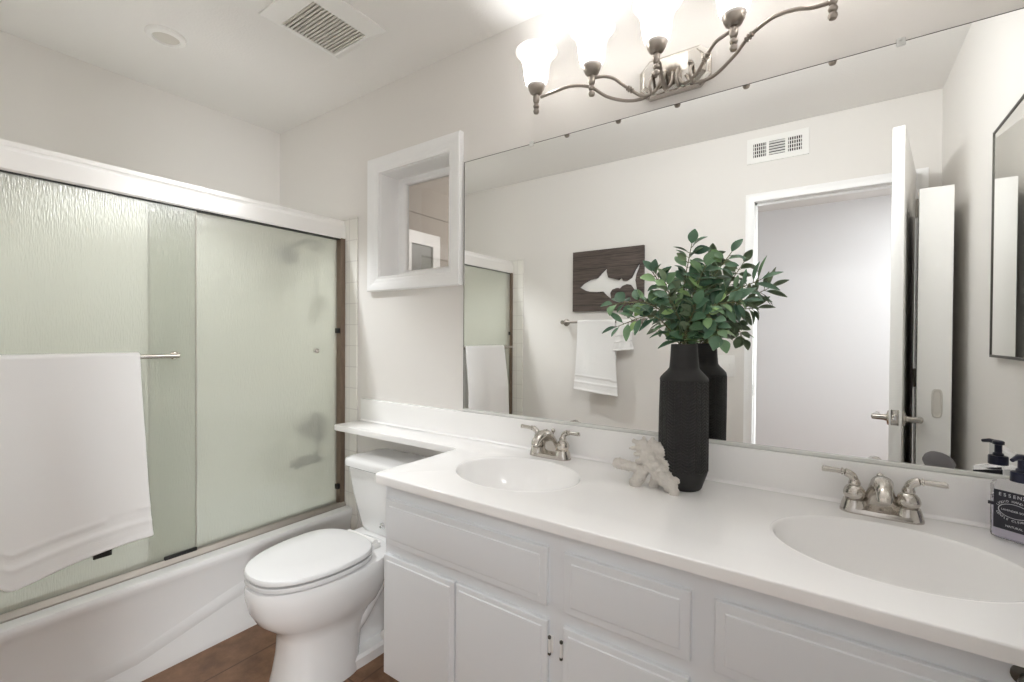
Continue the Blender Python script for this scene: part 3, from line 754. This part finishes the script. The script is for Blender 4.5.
# far wall towel bar with two towels
WB_Y, WB_Z = YF+.065, 1.345
wbar = thing('towel_bar', 'satin nickel towel bar on the wall below the shark plaque', 'towel bar', (-1.38, YF, WB_Z))
obj('rod', tube(nb(), [(-1.605, WB_Y, WB_Z), (-1.02, WB_Y, WB_Z)], .008, 14), 'lamp_nickel', wbar)
for x in (-1.60, -1.02):
    bm = nb(); lathe(bm, [(.026, 0), (.026, .005), (.018, .010), (.011, .014), (.010, .05), (.014, .056), (.015, .070), (.010, .078)], (x, YF, WB_Z), (0, 1, 0), 24); obj('bracket', bm, 'lamp_nickel', wbar)
towel('hand_towel', 'long white towel on the wall bar below the shark plaque, its end hanging lowest', (-1.38, WB_Y, WB_Z), 'x', -1.475, -1.195, WB_Y, WB_Z, lambda t_: .475+.03*t_, lambda t_: .40, 1, 11, folds=.004, rad=.012)
towel('hand_towel', 'short white towel on the wall bar, sticking out beside the longer towel', (-1.2, WB_Y, WB_Z), 'x', -1.185, -1.085, WB_Y, WB_Z, lambda t_: .20-.015*t_, lambda t_: .18, 1, 21, folds=.004, rad=.012, nx=24)

# ------------------------------------------------------------------ toilet
TC = -1.555
wc = thing('toilet', 'white two-piece toilet with closed lid between tub and vanity', 'toilet', (TC, -.4, 0))
def egg(w_, yf, yb, z, n=48, yc=None, p=2.25):
    yc = yb+(yf-yb)*.40 if yc is None else yc
    out = []
    for k in range(n):
        t_ = 2*PI*k/n; c, s = math.cos(t_), math.sin(t_)
        x = w_*math.copysign(abs(s)**(2/p), s)
        y_ = (yf-yc)*abs(c)**(2/2.05) if c > 0 else (yb-yc)*abs(c)**(2/3.0)
        out.append(Vector((TC+x, yc+y_, z)))
    return out
loops = [egg(.130, -.655, -.36, 0, p=2.8), egg(.130, -.655, -.36, .012, p=2.8), egg(.124, -.645, -.36, .05, p=2.8), egg(.118, -.634, -.35, .12, p=2.7), egg(.119, -.632, -.33, .18, p=2.6), egg(.126, -.642, -.30, .212), egg(.144, -.670, -.27, .236), egg(.158, -.705, -.25, .27), egg(.170, -.727, -.235, .31), egg(.176, -.737, -.225, .35), egg(.178, -.740, -.225, .385), egg(.174, -.736, -.227, .397), egg(.166, -.728, -.232, .400)]
obj('bowl', skin(nb(), loops), 'porcelain', wc, angle=50)
bm = nb()  # deck under the tank and the sculpted trapway on the sides
skin(bm, [rr(TC-.105, TC+.105, -.30, -.03, .03, .30), rr(TC-.135, TC+.135, -.31, -.03, .035, .37), rr(TC-.14, TC+.14, -.31, -.03, .035, .392), rr(TC-.135, TC+.135, -.305, -.035, .03, .398)])
obj('deck', bm, 'porcelain', wc)
bm = nb()
for s in (-1, 1):
    tube(bm, spline([(TC+s*.05, -.46, .10), (TC+s*.072, -.385, .15), (TC+s*.080, -.32, .225), (TC+s*.082, -.26, .285), (TC+s*.08, -.19, .27), (TC+s*.075, -.14, .17), (TC+s*.07, -.12, .02)], 6), .036, 16)
skin(bm, [rr(TC-.07, TC+.07, -.44, -.09, .03, z_) for z_ in (.0, .16, .31)])
obj('trapway', bm, 'porcelain', wc, angle=80)
bm = skin(nb(), [egg(.128, -.60, -.07, 0, p=3.4), egg(.128, -.60, -.07, .034, p=3.4), egg(.118, -.59, -.08, .044, p=3.4)])
obj('foot', bm, 'porcelain', wc)
for s in (-1, 1):
    bm = nb(); lathe(bm, [(.017, 0), (.017, .012), (.013, .022), (.004, .027)], (TC+s*.105, -.27, .042), (0, 0, 1), 18); obj('bolt_cap', bm, 'plate', wc)
LB = -.318
bm = skin(nb(), [egg(.174, -.732, LB, .4065, p=2.4), egg(.177, -.735, LB, .409, p=2.4), egg(.177, -.735, LB, .419, p=2.4), egg(.175, -.733, LB, .4215, p=2.4)])
obj('seat', bm, 'seat', wc, angle=35)
bm = skin(nb(), [egg(.175, -.733, LB-.002, .4285, p=2.4), egg(.178, -.736, LB, .4315, p=2.4), egg(.178, -.736, LB, .440, p=2.4), egg(.174, -.732, LB-.003, .446, p=2.4), egg(.165, -.722, LB-.012, .4495, p=2.4), egg(.09, -.63, LB-.07, .452, p=2.4)])
obj('lid', bm, 'seat', wc, angle=35)
for sx_ in (-1, 1):
    for yy_ in (-.42, -.62):
        bm = nb(); lathe(bm, [(.008, 0), (.008, .0075)], (TC+sx_*(.13 if yy_ > -.5 else .085), yy_, .421), (0, 0, 1), 12)
        obj('seat_bumper', bm, 'plate', wc)
bm = nb(); tube(bm, [(TC-.085, -.300, .424), (TC+.085, -.300, .424)], .012, 14)
for sx_ in (-.07, .07): box(bm, TC+sx_-.018, TC+sx_+.018, -.315, -.275, .396, .42, bevel=.004)
obj('lid_hinge', bm, 'plate', wc)
tk = skin(nb(), [rr(TC-.125, TC+.125, -.205, -.03, .05, .397), rr(TC-.150, TC+.150, -.214, -.026, .05, .42), rr(TC-.195, TC+.195, -.220, -.022, .045, .55), rr(TC-.215, TC+.215, -.224, -.02, .04, .645), rr(TC-.216, TC+.216, -.224, -.02, .04, .668)])
obj('tank', tk, 'porcelain', wc, angle=50)
bm = skin(nb(), [rr(TC-.224, TC+.224, -.232, -.016, .045, .664), rr(TC-.23, TC+.23, -.238, -.014, .045, .669), rr(TC-.23, TC+.23, -.238, -.014, .045, .690), rr(TC-.225, TC+.225, -.233, -.016, .045, .699), rr(TC-.21, TC+.21, -.218, -.02, .04, .7035)])
obj('tank_lid', bm, 'porcelain', wc, angle=50)
bm = nb(); lathe(bm, [(.013, 0), (.013, .006), (.008, .010), (.006, .014)], (TC+.026, -.2145, .448), (0, -1, 0), 18)
obj('flush_button', bm, 'chrome', wc)

# ------------------------------------------------------------------ things on the counter
VX, VY = -.341, -.138
vz = thing('vase', 'tall matte black bottle vase with embossed herringbone panels on the counter', 'vase', (VX, VY, CZ))
prof = [(.044, 0), (.0475, .002), (.05, .006), (.0615, .040), (.0640, .048), (.0645, .052)]
nseg = 176; nrow = 130
loops = []
def ring(r, z, f=None):
    return [Vector((VX+(r+(f(2*PI*k/nseg, z) if f else 0))*math.cos(2*PI*k/nseg), VY+(r+(f(2*PI*k/nseg, z) if f else 0))*math.sin(2*PI*k/nseg), CZ+z)) for k in range(nseg)]
def emboss(a, z):
    u = a/(2*PI)*11; k = u % 1
    zig = abs(k-.5)*2
    v = (z-.052)/.0085 + zig*1.25
    d = v % 1
    r_ = 1 if d < .62 else -1
    seam = -1 if (k < .035 or k > .965 or abs(k-.5) < .03) else r_
    pan = .0012*math.cos(2*PI*(a/(2*PI)*5.5) + z*9)
    return .0011*seam + pan
for r, z in prof: loops.append(ring(r, z))
for i in range(nrow+1):
    z = .053+.249*i/nrow; loops.append(ring(.0645+.0013*math.sin(PI*i/nrow), z, emboss if 0 < i < nrow else None))
for r, z in ((.0655, .304), (.0635, .310), (.056, .319), (.046, .329), (.0405, .336), (.0395, .340), (.037, .37), (.0355, .401), (.0345, .4035), (.0325, .4035), (.031, .40), (.033, .36), (.033, .34)): loops.append(ring(r, z))
bm = skin(nb(), loops)
obj('vase_body', bm, 'vase', vz, angle=30)

# sprigs of greenery standing in the vase
def leaf_pts(L_, W_, curl, n=6):
    rows = []
    for i in range(n+1):
        t_ = i/n; w_ = W_*math.sin(PI*min(1, t_*.94+.03))**.8*(1-.25*t_)
        z = -curl*L_*t_*t_
        rows.append([(-w_/2, t_*L_, z+.18*w_), (0, t_*L_, z), (w_/2, t_*L_, z+.18*w_)])
    return rows
def add_leaf(bm, pos, d, up, L_, W_, curl):
    d = Vector(d).normalized(); s = d.cross(up)
    if s.length < 1e-3: s = Vector((1, 0, 0))
    s.normalize(); n_ = s.cross(d)
    rows = [[bm.verts.new(pos + s*p[0] + d*p[1] + n_*p[2]) for p in r_] for r_ in leaf_pts(L_, W_, curl)]
    for a, b in zip(rows[:-1], rows[1:]):
        for i in range(2): bm.faces.new((a[i], a[i+1], b[i+1], b[i]))
def sprig(label, end, mid, nl, seed, ls=.040, narrow=.52, tilt=.0):
    nl = int(nl*2.15); ls *= .97; narrow *= 1.32
    rnd = random.Random(seed)
    base = Vector((VX+rnd.uniform(-.012, .012), VY+rnd.uniform(-.012, .012), CZ+.345))
    neck = Vector((VX+rnd.uniform(-.016, .016), VY+rnd.uniform(-.014, .014), CZ+.41))
    P = spline([base, neck, mid, end], 9)
    sg = thing('greenery_sprig', label, 'plant', tuple(base), 'leafy sprigs in the black vase')
    n = len(P)
    bs = nb(); tube(bs, P, [.0026-.0016*i/n for i in range(n)], 6)
    bl = nb()
    for k in range(nl):
        f = .34+.66*(k+rnd.uniform(-.2, .2))/nl
        i = max(1, min(n-2, int(f*(n-1)))); p = P[i]; t_ = (P[i+1]-P[i-1]).normalized()
        side = 1 if k % 2 else -1
        lat = t_.cross(Vector((rnd.uniform(-.5, .5), -.8, rnd.uniform(-.2, .6)))).normalized()*side
        d = (lat*.9 + t_*rnd.uniform(.35, .9) + Vector((rnd.uniform(-.35, .35), rnd.uniform(-.5, .3), rnd.uniform(-.4, .25)))).normalized()
        up = Vector((rnd.uniform(-.4, .4), rnd.uniform(-1.0, .0), rnd.uniform(.35, 1)))
        L_ = ls*rnd.uniform(.75, 1.2)
        pet = d*.008; tube(bs, [p, p+pet*1.1], .0009, 5)
        add_leaf(bl, p+pet, d, up, L_, L_*narrow*rnd.uniform(.85, 1.15), rnd.uniform(-.05, .35))
    add_leaf(bl, P[-1], (P[-1]-P[-3]), Vector((.2, -.6, .8)), ls*1.0, ls*narrow, .15)
    obj('stem', bs, 'stem', sg)
    fo = obj('foliage', bl, 'leaf', sg, angle=180); 
Z0 = CZ+.41
SP = [
 ('leafy sprig reaching farthest out towards the shark plaque', (-.548, -.16, 1.34), (-.43, -.15, 1.335), 13, 1, .040, .62),
 ('narrow-leaved sprig drooping lowest over the towel bar side', (-.52, -.20, 1.27), (-.42, -.17, 1.30), 10, 2, .046, .34),
 ('tall sprig forming the top of the bouquet', (-.325, -.13, 1.505), (-.345, -.13, 1.38), 16, 3, .042, .60),
 ('sprig leaning up between the tall sprig and the shark plaque', (-.425, -.17, 1.43), (-.38, -.15, 1.35), 15, 4, .040, .6),
 ('bright green sprig leaning towards the camera', (-.37, -.23, 1.39), (-.352, -.18, 1.31), 14, 5, .042, .58),
 ('long narrow-leaved sprig pointing at the doorway', (-.150, -.12, 1.395), (-.245, -.14, 1.345), 13, 6, .052, .30),
 ('sprig rising diagonally beside the tall one, towards the doorway', (-.225, -.11, 1.475), (-.29, -.13, 1.37), 15, 7, .044, .50),
 ('sprig spreading below the long one with twisted grey leaves', (-.19, -.16, 1.335), (-.27, -.15, 1.32), 12, 8, .048, .36),
 ('broad-leaved sprig hanging over the vase shoulder on the doorway side', (-.235, -.19, 1.235), (-.275, -.175, 1.30), 14, 9, .038, .70),
 ('short sprig filling the middle above the vase mouth', (-.30, -.18, 1.33), (-.325, -.165, 1.27), 13, 10, .042, .66),
 ('sprig bending back to the mirror', (-.30, -.085, 1.42), (-.33, -.11, 1.33), 12, 12, .040, .55),
 ('sprig in the middle of the bouquet behind the bright green one', (-.285, -.14, 1.44), (-.32, -.14, 1.35), 14, 13, .042, .58),
]
for a in SP: sprig(a[0], Vector(a[1]), Vector(a[2]), a[3], a[4], a[5], a[6])

# coral
rnd = random.Random(5)
bm = nb()
def blob(c, r, d=None, n=2):
    g = bmesh.ops.create_icosphere(bm, subdivisions=n, radius=1)
    rot = Vector((0, 0, 1)).rotation_difference(Vector(d).normalized()).to_matrix() if d is not None else Matrix.Identity(3)
    for v in g['verts']: v.co = Vector(c) + rot @ Vector((v.co.x*r[0], v.co.y*r[1], v.co.z*r[2]))
KX, KY = -.405, -.195
def K(dx, dy, dz): return (KX+dx*1.14-.004, KY+dy*1.1, CZ+dz*1.06)
# leaning slab of coral, rising up-left, knobs along its right edge, spikes on its left
for dx, dy, dz, r in ((.045, -.012, .018, .018), (.032, -.01, .032, .021), (.018, -.006, .048, .024), (.002, -.002, .064, .024), (-.012, .002, .080, .022), (-.022, .006, .096, .019), (-.03, .008, .108, .014)):
    blob(K(dx, dy, dz), (r*1.15, r*.95, r*1.15))
for dx, dy, dz, r in ((.055, .004, .032, .013), (.047, .006, .05, .011), (.038, .008, .068, .014), (.028, .012, .076, .012), (.018, .014, .096, .017), (.006, .014, .104, .017), (-.005, .014, .112, .013), (.012, -.02, .066, .011), (.028, -.02, .044, .012), (.002, -.018, .088, .010)):
    blob(K(dx, dy, dz), (r*1.12, r*1.12, r*1.12))
for a, b, r0, r1 in (((.05, -.012, .02), (.058, -.02, .004), .012, .011), ((-.02, .0, .045), (-.085, -.01, .052), .010, .014), ((-.02, .0, .045), (-.04, -.008, .008), .013, .015), ((.01, .01, .03), (.0, .01, .006), .014, .012),
                     ((-.03, .006, .1), (-.058, .0, .096), .008, .003), ((-.03, .006, .106), (-.05, .004, .117), .008, .005), ((-.02, .008, .108), (-.024, .006, .128), .008, .004), ((-.008, .01, .11), (-.004, .012, .127), .008, .005), ((-.02, .004, .088), (-.043, -.004, .083), .008, .005), ((-.012, .0, .07), (-.036, -.01, .067), .008, .005), ((.012, -.012, .07), (.01, -.026, .088), .008, .004)):
    for k in range(6):
        t_ = k/5; r = (r0+(r1-r0)*t_)*1.25; blob(K(*[a[i]+(b[i]-a[i])*t_ for i in range(3)]), (r, r, r))
co = single('coral', bm, 'coral', 'rough white coral piece leaning beside the black vase', 'coral', (KX, KY, CZ), angle=180)
md = co.modifiers.new('Remesh', 'REMESH'); md.mode = 'VOXEL'; md.voxel_size = .0022; md.use_smooth_shade = True
tx = bpy.data.textures.new('coral_pits', 'VORONOI'); tx.noise_scale = .008
md = co.modifiers.new('Displace', 'DISPLACE'); md.texture = tx; md.strength = -.0035; md.mid_level = .5

# soap bottle
def bottle():
    bx_, by_ = .328, -.090
    b = thing('soap_bottle', 'clear pump bottle of lilac soap with a dark label beside the faucet', 'soap bottle', (bx_, by_, CZ))
    A = math.radians(-36)
    Mt = Matrix.Translation((bx_, by_, CZ)) @ Matrix.Rotation(A, 4, 'Z')
    def P(bm): bm.transform(Mt); return bm
    hw, hd = .043, .024
    def rl(i, z, r=.012):
        return [Vector((p.x, p.y, z)) for p in rr(-hw+i, hw-i, -hd+i, hd-i, r, 0, 5)]
    obj('bottle_body', P(skin(nb(), [rl(.006, .0005), rl(.001, .004), rl(0, .01), rl(0, .112), rl(.002, .119), rl(.01, .1235), rl(.022, .126, .003)])), 'bottle', b, angle=40)
    obj('soap', P(skin(nb(), [rl(.008, .003, .008), rl(.0035, .007, .009), rl(.0035, .082, .009)])), 'liquid', b, angle=40)
    lw, lz0, lz1 = .033, .024, .105
    lab = obj('label', P(mkbox(-lw, lw, -hd-.0008, -hd-.0002, lz0, lz1)), 'black_label', b, smooth=False)
    obj('label_band', P(mkbox(-hw+.001, hw-.001, -hd-.0011, -hd-.0003, .070, .077)), 'black_label', b, smooth=False)
    bm = nb()
    lathe(bm, [(.0175, .0), (.0175, .018), (.0165, .020), (.010, .021), (.0095, .026), (.0068, .028), (.0068, .046), (.0105, .047), (.0105, .054), (.0075, .056)], (0, 0, .126), (0, 0, 1), 28)
    pu = obj('pump', P(bm), 'navy', b, angle=35)
    bm = nb(); tube(bm, [(0, 0, .1765), (0, -.02, .178), (0, -.036, .174)], [.006, .005, .0038], 12); obj('nozzle', P(bm), 'navy', pu)
    # lettering
    def text(s, size, x, z, ang=0):
        cu = bpy.data.curves.new('txt', 'FONT'); cu.body = s; cu.size = size; cu.align_x = 'CENTER'; cu.align_y = 'CENTER'; cu.extrude = .00008
        o = bpy.data.objects.new('txt', cu); COL.objects.link(o); bpy.context.view_layer.update()
        me = bpy.data.meshes.new_from_object(o.evaluated_get(bpy.context.evaluated_depsgraph_get()))
        bm2 = nb(); bm2.from_mesh(me); bpy.data.objects.remove(o); bpy.data.curves.remove(cu); bpy.data.meshes.remove(me)
        bm2.transform(Matrix.Translation((x, -hd-.0012, z)) @ Matrix.Rotation(PI/2, 4, 'X') @ Matrix.Rotation(ang, 4, 'Z'))
        m2 = bpy.data.meshes.new('t'); bm2.to_mesh(m2); bm2.free(); bmT.from_mesh(m2); bpy.data.meshes.remove(m2)
    bmT = nb()
    for i, ch in enumerate('ESSENZA'): text(ch, .0095, -.0225+i*.0075, .0965)
    text('LAVENDER SOAP', .0054, 0, .066)
    def arc_text(s, up_):
        for i, ch in enumerate(s):
            a = (i-(len(s)-1)/2)*.155
            if up_: text(ch, .0062, .0285*math.sin(a), .066+.020*math.cos(a), -a*.8)
            else: text(ch, .0062, .0285*math.sin(a), .066-.020*math.cos(a), a*.8)
    arc_text('LIQUID HAND SOAP', True); arc_text('GENTLE CLEANSING', False)
    text('NATURAL', .006, 0, .033)
    for rx, rz in ((.0245, .0145), (.0235, .0135)):
        pass
    loops = []
    for k in range(49):
        a = 2*PI*k/48
        loops.append([Vector((r_*math.cos(a), -hd-.0013, .066+r_*.58*math.sin(a))) for r_ in (.0255, .0240)])
    skin(bmT, loops, close=False)
    obj('lettering', P(bmT), 'label_white', lab, smooth=False)
bottle()

# rolled charcoal washcloth at the end of the counter (seen in the mirror)
bm = nb()
loops = []
RX, RY, RR = .287, -.531, .031
dirv = Vector((.99, .12, 0)).normalized(); sv = Vector((0, 0, 1)).cross(dirv)
for i in range(15):
    t_ = i/14; e = (1-(2*t_-1)**6)**.5 if 0 < t_ < 1 else .0
    e = max(.12, (1-abs(2*t_-1)**2.6)**.5)
    c = Vector((RX, RY, CZ+RR*.98)) + dirv*(t_-.5)*.080
    loops.append([c + RR*e*(1-.18*t_)*(math.cos(a)*sv*1.05 + math.sin(a)*Vector((0, 0, 1)))*(1+.02*math.sin(3*a+t_*5)) + Vector((0, 0, -RR*.18*t_)) for a in [2*PI*k/32 for k in range(32)]])
skin(bm, loops)
wr = thing('washcloth', 'charcoal grey washcloth rolled up at the end of the counter, seen in the mirror', 'washcloth', (RX, RY, CZ))
obj('roll', bm, 'charcoal', wr, angle=70)
bm = nb(); P = []
for k in range(46):
    t_ = k/45; P.append(Vector((RX, RY, CZ+RR*.98)) + dirv*(t_-.5)*.066 - Vector((0, 0, RR*.18*t_)) + RR*max(.1, (1-abs(2*t_-1)**2.6)**.5)*(1-.18*t_)*(math.cos(1.9)*sv*1.05 + math.sin(1.9)*Vector((0, 0, 1))))
obj('hem', tube(bm, P, .003, 6), 'charcoal', wr)

# ------------------------------------------------------------------ on the walls and ceiling
# shark plaque
pq = thing('shark_plaque', 'dark wooden plank plaque with a white shark silhouette on the wall above the towel bar', 'wall art', (-1.297, YF, 1.635))
ax0, ax1, az0, az1 = -1.540, -1.020, 1.422, 1.848
shark = [(x_+.016, z_) for x_, z_ in [(-1.503, 1.594), (-1.47, 1.622), (-1.42, 1.645), (-1.368, 1.652), (-1.335, 1.685), (-1.292, 1.722), (-1.296, 1.690), (-1.285, 1.650), (-1.25, 1.640), (-1.21, 1.628), (-1.198, 1.642), (-1.185, 1.640), (-1.18, 1.622), (-1.15, 1.622), (-1.12, 1.640), (-1.095, 1.690), (-1.062, 1.742), (-1.068, 1.70), (-1.085, 1.66), (-1.092, 1.62), (-1.086, 1.585), (-1.078, 1.545), (-1.105, 1.562), (-1.127, 1.592), (-1.15, 1.597), (-1.18, 1.588), (-1.20, 1.570), (-1.212, 1.575), (-1.225, 1.575), (-1.255, 1.565), (-1.268, 1.545), (-1.262, 1.50), (-1.30, 1.53), (-1.325, 1.556), (-1.37, 1.555), (-1.42, 1.560), (-1.46, 1.570)]]
bm = plate_poly(nb(), [(ax0, az0), (ax1, az0), (ax1, az1), (ax0, az1)], [shark], lambda p, d: (p[0], YF+.006+d, p[1]), .019)
obj('planks', bm, 'planks', pq, smooth=False)
bm = plate_poly(nb(), [(x, z) for x, z in [(ax0+.02, az0+.02), (ax1-.02, az0+.02), (ax1-.02, az1-.02), (ax0+.02, az1-.02)]], [], lambda p, d: (p[0], YF+.0005+d, p[1]), .005)
obj('white_backing', bm, 'plate', pq, smooth=False)['label'] = 'white backing showing as the shark'

# wall register
rg = thing('air_register', 'white wall register with three louvred sections high over the doorway', 'air vent', (-.265, YF, 2.325))
rx0, rx1, rz0, rz1 = -.418, -.112, 2.252, 2.395
bm = nb()
fr = lambda a, b, c, d, y0, y1: box(bm, a, b, y0, y1, c, d)
w_ = .028; secs = [(rx0+.030, rx0+.108), (rx0+.122, rx0+.200), (rx0+.214, rx1-.030)]
secs = [(-.386, -.320), (-.306, -.226), (-.212, -.146)]
fr(rx0, rx1, rz0, rz0+.032, YF, YF+.008); fr(rx0, rx1, rz1-.032, rz1, YF, YF+.008)
xs = [rx0] + [v for s_ in secs for v in s_] + [rx1]
for a, b in zip(xs[0::2], xs[1::2]): fr(a, b, rz0+.032, rz1-.032, YF, YF+.008)
obj('frame', bm, 'plate', rg, smooth=False)
obj('duct_shadow', mkbox(rx0+.025, rx1-.025, YF+.0003, YF+.0015, rz0+.03, rz1-.03), 'gap_shadow', rg, smooth=False)  # dark sheet painted as the shade behind the louvres
for k in range(3):
    bm = nb(); a, b = secs[k]
    if k == 1:
        for i in range(5):
            z = rz0+.040+i*.0155; skin(bm, [[Vector((x, YF+.002, z-.003)), Vector((x, YF+.008, z+.003)), Vector((x, YF+.008, z+.005)), Vector((x, YF+.002, z-.001))] for x in (a, b)])
    else:
        for i in range(6):
            x = a+.006+i*(b-a-.012)/5; box(bm, x-.002, x+.002, YF+.002, YF+.008, rz0+.032, rz1-.032)
        for i in range(3):
            z = rz0+.05+i*.021; box(bm, a, b, YF+.003, YF+.006, z-.002, z+.002)
    obj('louvres', bm, 'plate', rg, smooth=False)

# switch plate
sw = thing('switch_plate', 'white wall plate between the towel bar and the doorway, partly behind the vase', 'wall plate', (-.528, YF, 1.072))
obj('plate', mkbox(-.585, -.472, YF, YF+.006, 1.008, 1.136, bevel=.002), 'plate', sw)
for x in (-.553, -.504):
    obj('toggle', mkbox(x-.005, x+.005, YF+.005, YF+.017, 1.062, 1.084, bevel=.002), 'plate', sw)

# ceiling exhaust fan
fan = thing('exhaust_fan_grille', 'square white exhaust fan grille on the ceiling', 'vent', (-1.62, -.43, ZC))
fx0, fx1, fy0, fy1 = -1.775, -1.455, -.60, -.265
gx0, gx1, gy0, gy1 = -1.742, -1.532, -.530, -.302
bm = nb()
def lp4(x0, x1, y0, y1, z): return [Vector((x0, y0, z)), Vector((x1, y0, z)), Vector((x1, y1, z)), Vector((x0, y1, z))]
skin(bm, [lp4(gx0, gx1, gy0, gy1, ZC-.002), lp4(gx0, gx1, gy0, gy1, ZC-.016), lp4(gx0-.006, gx1+.006, gy0-.006, gy1+.006, ZC-.019), lp4(fx0, fx1, fy0, fy1, ZC-.006), lp4(fx0, fx1, fy0, fy1, ZC)], cap0=False, cap1=False)
obj('frame', bm, 'plate', fan, angle=10)
obj('recess_shadow', mkbox(gx0, gx1, gy0, gy1, ZC-.004, ZC-.001), 'gap_shadow', fan, smooth=False)  # dark sheet standing in for shade above the slats
bm = nb(); n = 16
for i in range(n):
    y_ = gy0+(i+.5)*(gy1-gy0)/n; box(bm, gx0, gx1, y_-.0040, y_+.0040, ZC-.015, ZC-.006)
obj('grille', bm, 'grille', fan, smooth=False)

# ceiling speaker/detector disc
bm = nb(); dc = (-2.222, -.744)
dt = thing('ceiling_light', 'small round recessed light with white trim ring in the ceiling above the tub', 'light', (dc[0], dc[1], ZC))
lathe(bm, [(.068, 0), (.068, -.006), (.064, -.012), (.048, -.016), (.045, -.012), (.045, -.002)], (dc[0], dc[1], ZC), (0, 0, 1), 40)
obj('trim_ring', bm, 'plate', dt)
bm = nb(); lathe(bm, [(.045, -.001), (.045, -.008), (.03, -.012), (.001, -.013)], (dc[0], dc[1], ZC), (0, 0, 1), 32); obj('lens', bm, 'grille', dt)

# mirrored medicine cabinet on the right wall
mc = thing('medicine_cabinet', 'flat mirrored medicine cabinet in a thin metal frame on the wall beside the vanity', 'medicine cabinet', (XR, -.4, 1.53))
my0, my1, mz0, mz1 = -.575, -.165, 1.185, 1.885
obj('cabinet_body', mkbox(XR-.014, XR-.0005, my0, my1, mz0, mz1), 'alu', mc, smooth=False)
obj('mirror_door', mkbox(XR-.018, XR-.0145, my0+.006, my1-.006, mz0+.006, mz1-.006), 'mirror', mc, smooth=False)
bm = nb()
for a, b, c, d in ((my0, my1, mz0, mz0+.008), (my0, my1, mz1-.008, mz1), (my0, my0+.008, mz0, mz1), (my1-.008, my1, mz0, mz1)): box(bm, XR-.0205, XR-.0135, a, b, c, d, bevel=.001)
obj('frame', bm, 'gray_metal', mc)

# tall narrow storage cabinet standing behind the door
st = thing('storage_cabinet', 'tall narrow white storage cabinet behind the open door, with a recessed pull', 'cabinet', (.345, -1.15, 0))
sy0, sy1, sz1 = -.92, -1.36, 1.826
quad = [(.276, sy0), (.376, sy0), (.41, sy1), (.326, sy1)]
inn = [(.279, sy0-.016), (.374, sy0-.016), (.41, sy1), (.326, sy1)]
bm = nb(); skin(bm, [[Vector((x, y_, z)) for x, y_ in inn] for z in (0, sz1-.004)]); 
obj('carcass', bm, 'door_white', st, smooth=False)
bm = nb(); box(bm, .276, .376, sy0-.016, sy0, 0, sz1, bevel=.0015)
pn = obj('front_panel', bm, 'door_white', st)
bm = nb(); dsl = Vector((inn[3][0]-inn[0][0], inn[3][1]-inn[0][1], 0)); nl = Vector((dsl.y, -dsl.x, 0)).normalized()
if nl.x > 0: nl = -nl
p0 = Vector((*inn[0], 0)); p1 = Vector((*inn[3], 0))
skin(bm, [[p0+Vector((0, 0, z)), p1+Vector((0, 0, z)), p1+nl*.003+Vector((0, 0, z)), p0+nl*.003+Vector((0, 0, z))] for z in (.02, sz1-.03)])
obj('perforated_side', bm, 'gray_metal', st, smooth=False)
bm = nb()
for k in range(36):
    z = .6+k*.033
    for f in (.25, .6):
        q = p0+(p1-p0)*f+nl*.0032+Vector((0, 0, z)); lathe(bm, [(.004, 0), (.004, .0006)], q, nl, 8)
obj('pin_holes', bm, 'plate', st)['kind'] = 'stuff'
bm = nb()
def slot(hw, hz, y_): 
    return [Vector((.335+hw*math.copysign(abs(math.cos(a))**.5, math.cos(a)), y_, .992+hz*math.copysign(abs(math.sin(a))**.5, math.sin(a)))) for a in [2*PI*k/24 for k in range(24)]]
def slotr(hw, hz, y_): return [Vector((p.x, p.y, p.z)) for p in slot(hw, hz, y_)]
skin(bm, [slotr(.0165, .056, sy0), slotr(.0165, .056, sy0+.002), slotr(.012, .05, sy0+.0035), slotr(.0105, .047, sy0+.0025), slotr(.0105, .047, sy0+.0008)])
obj('recessed_pull', bm, 'grille', pn)
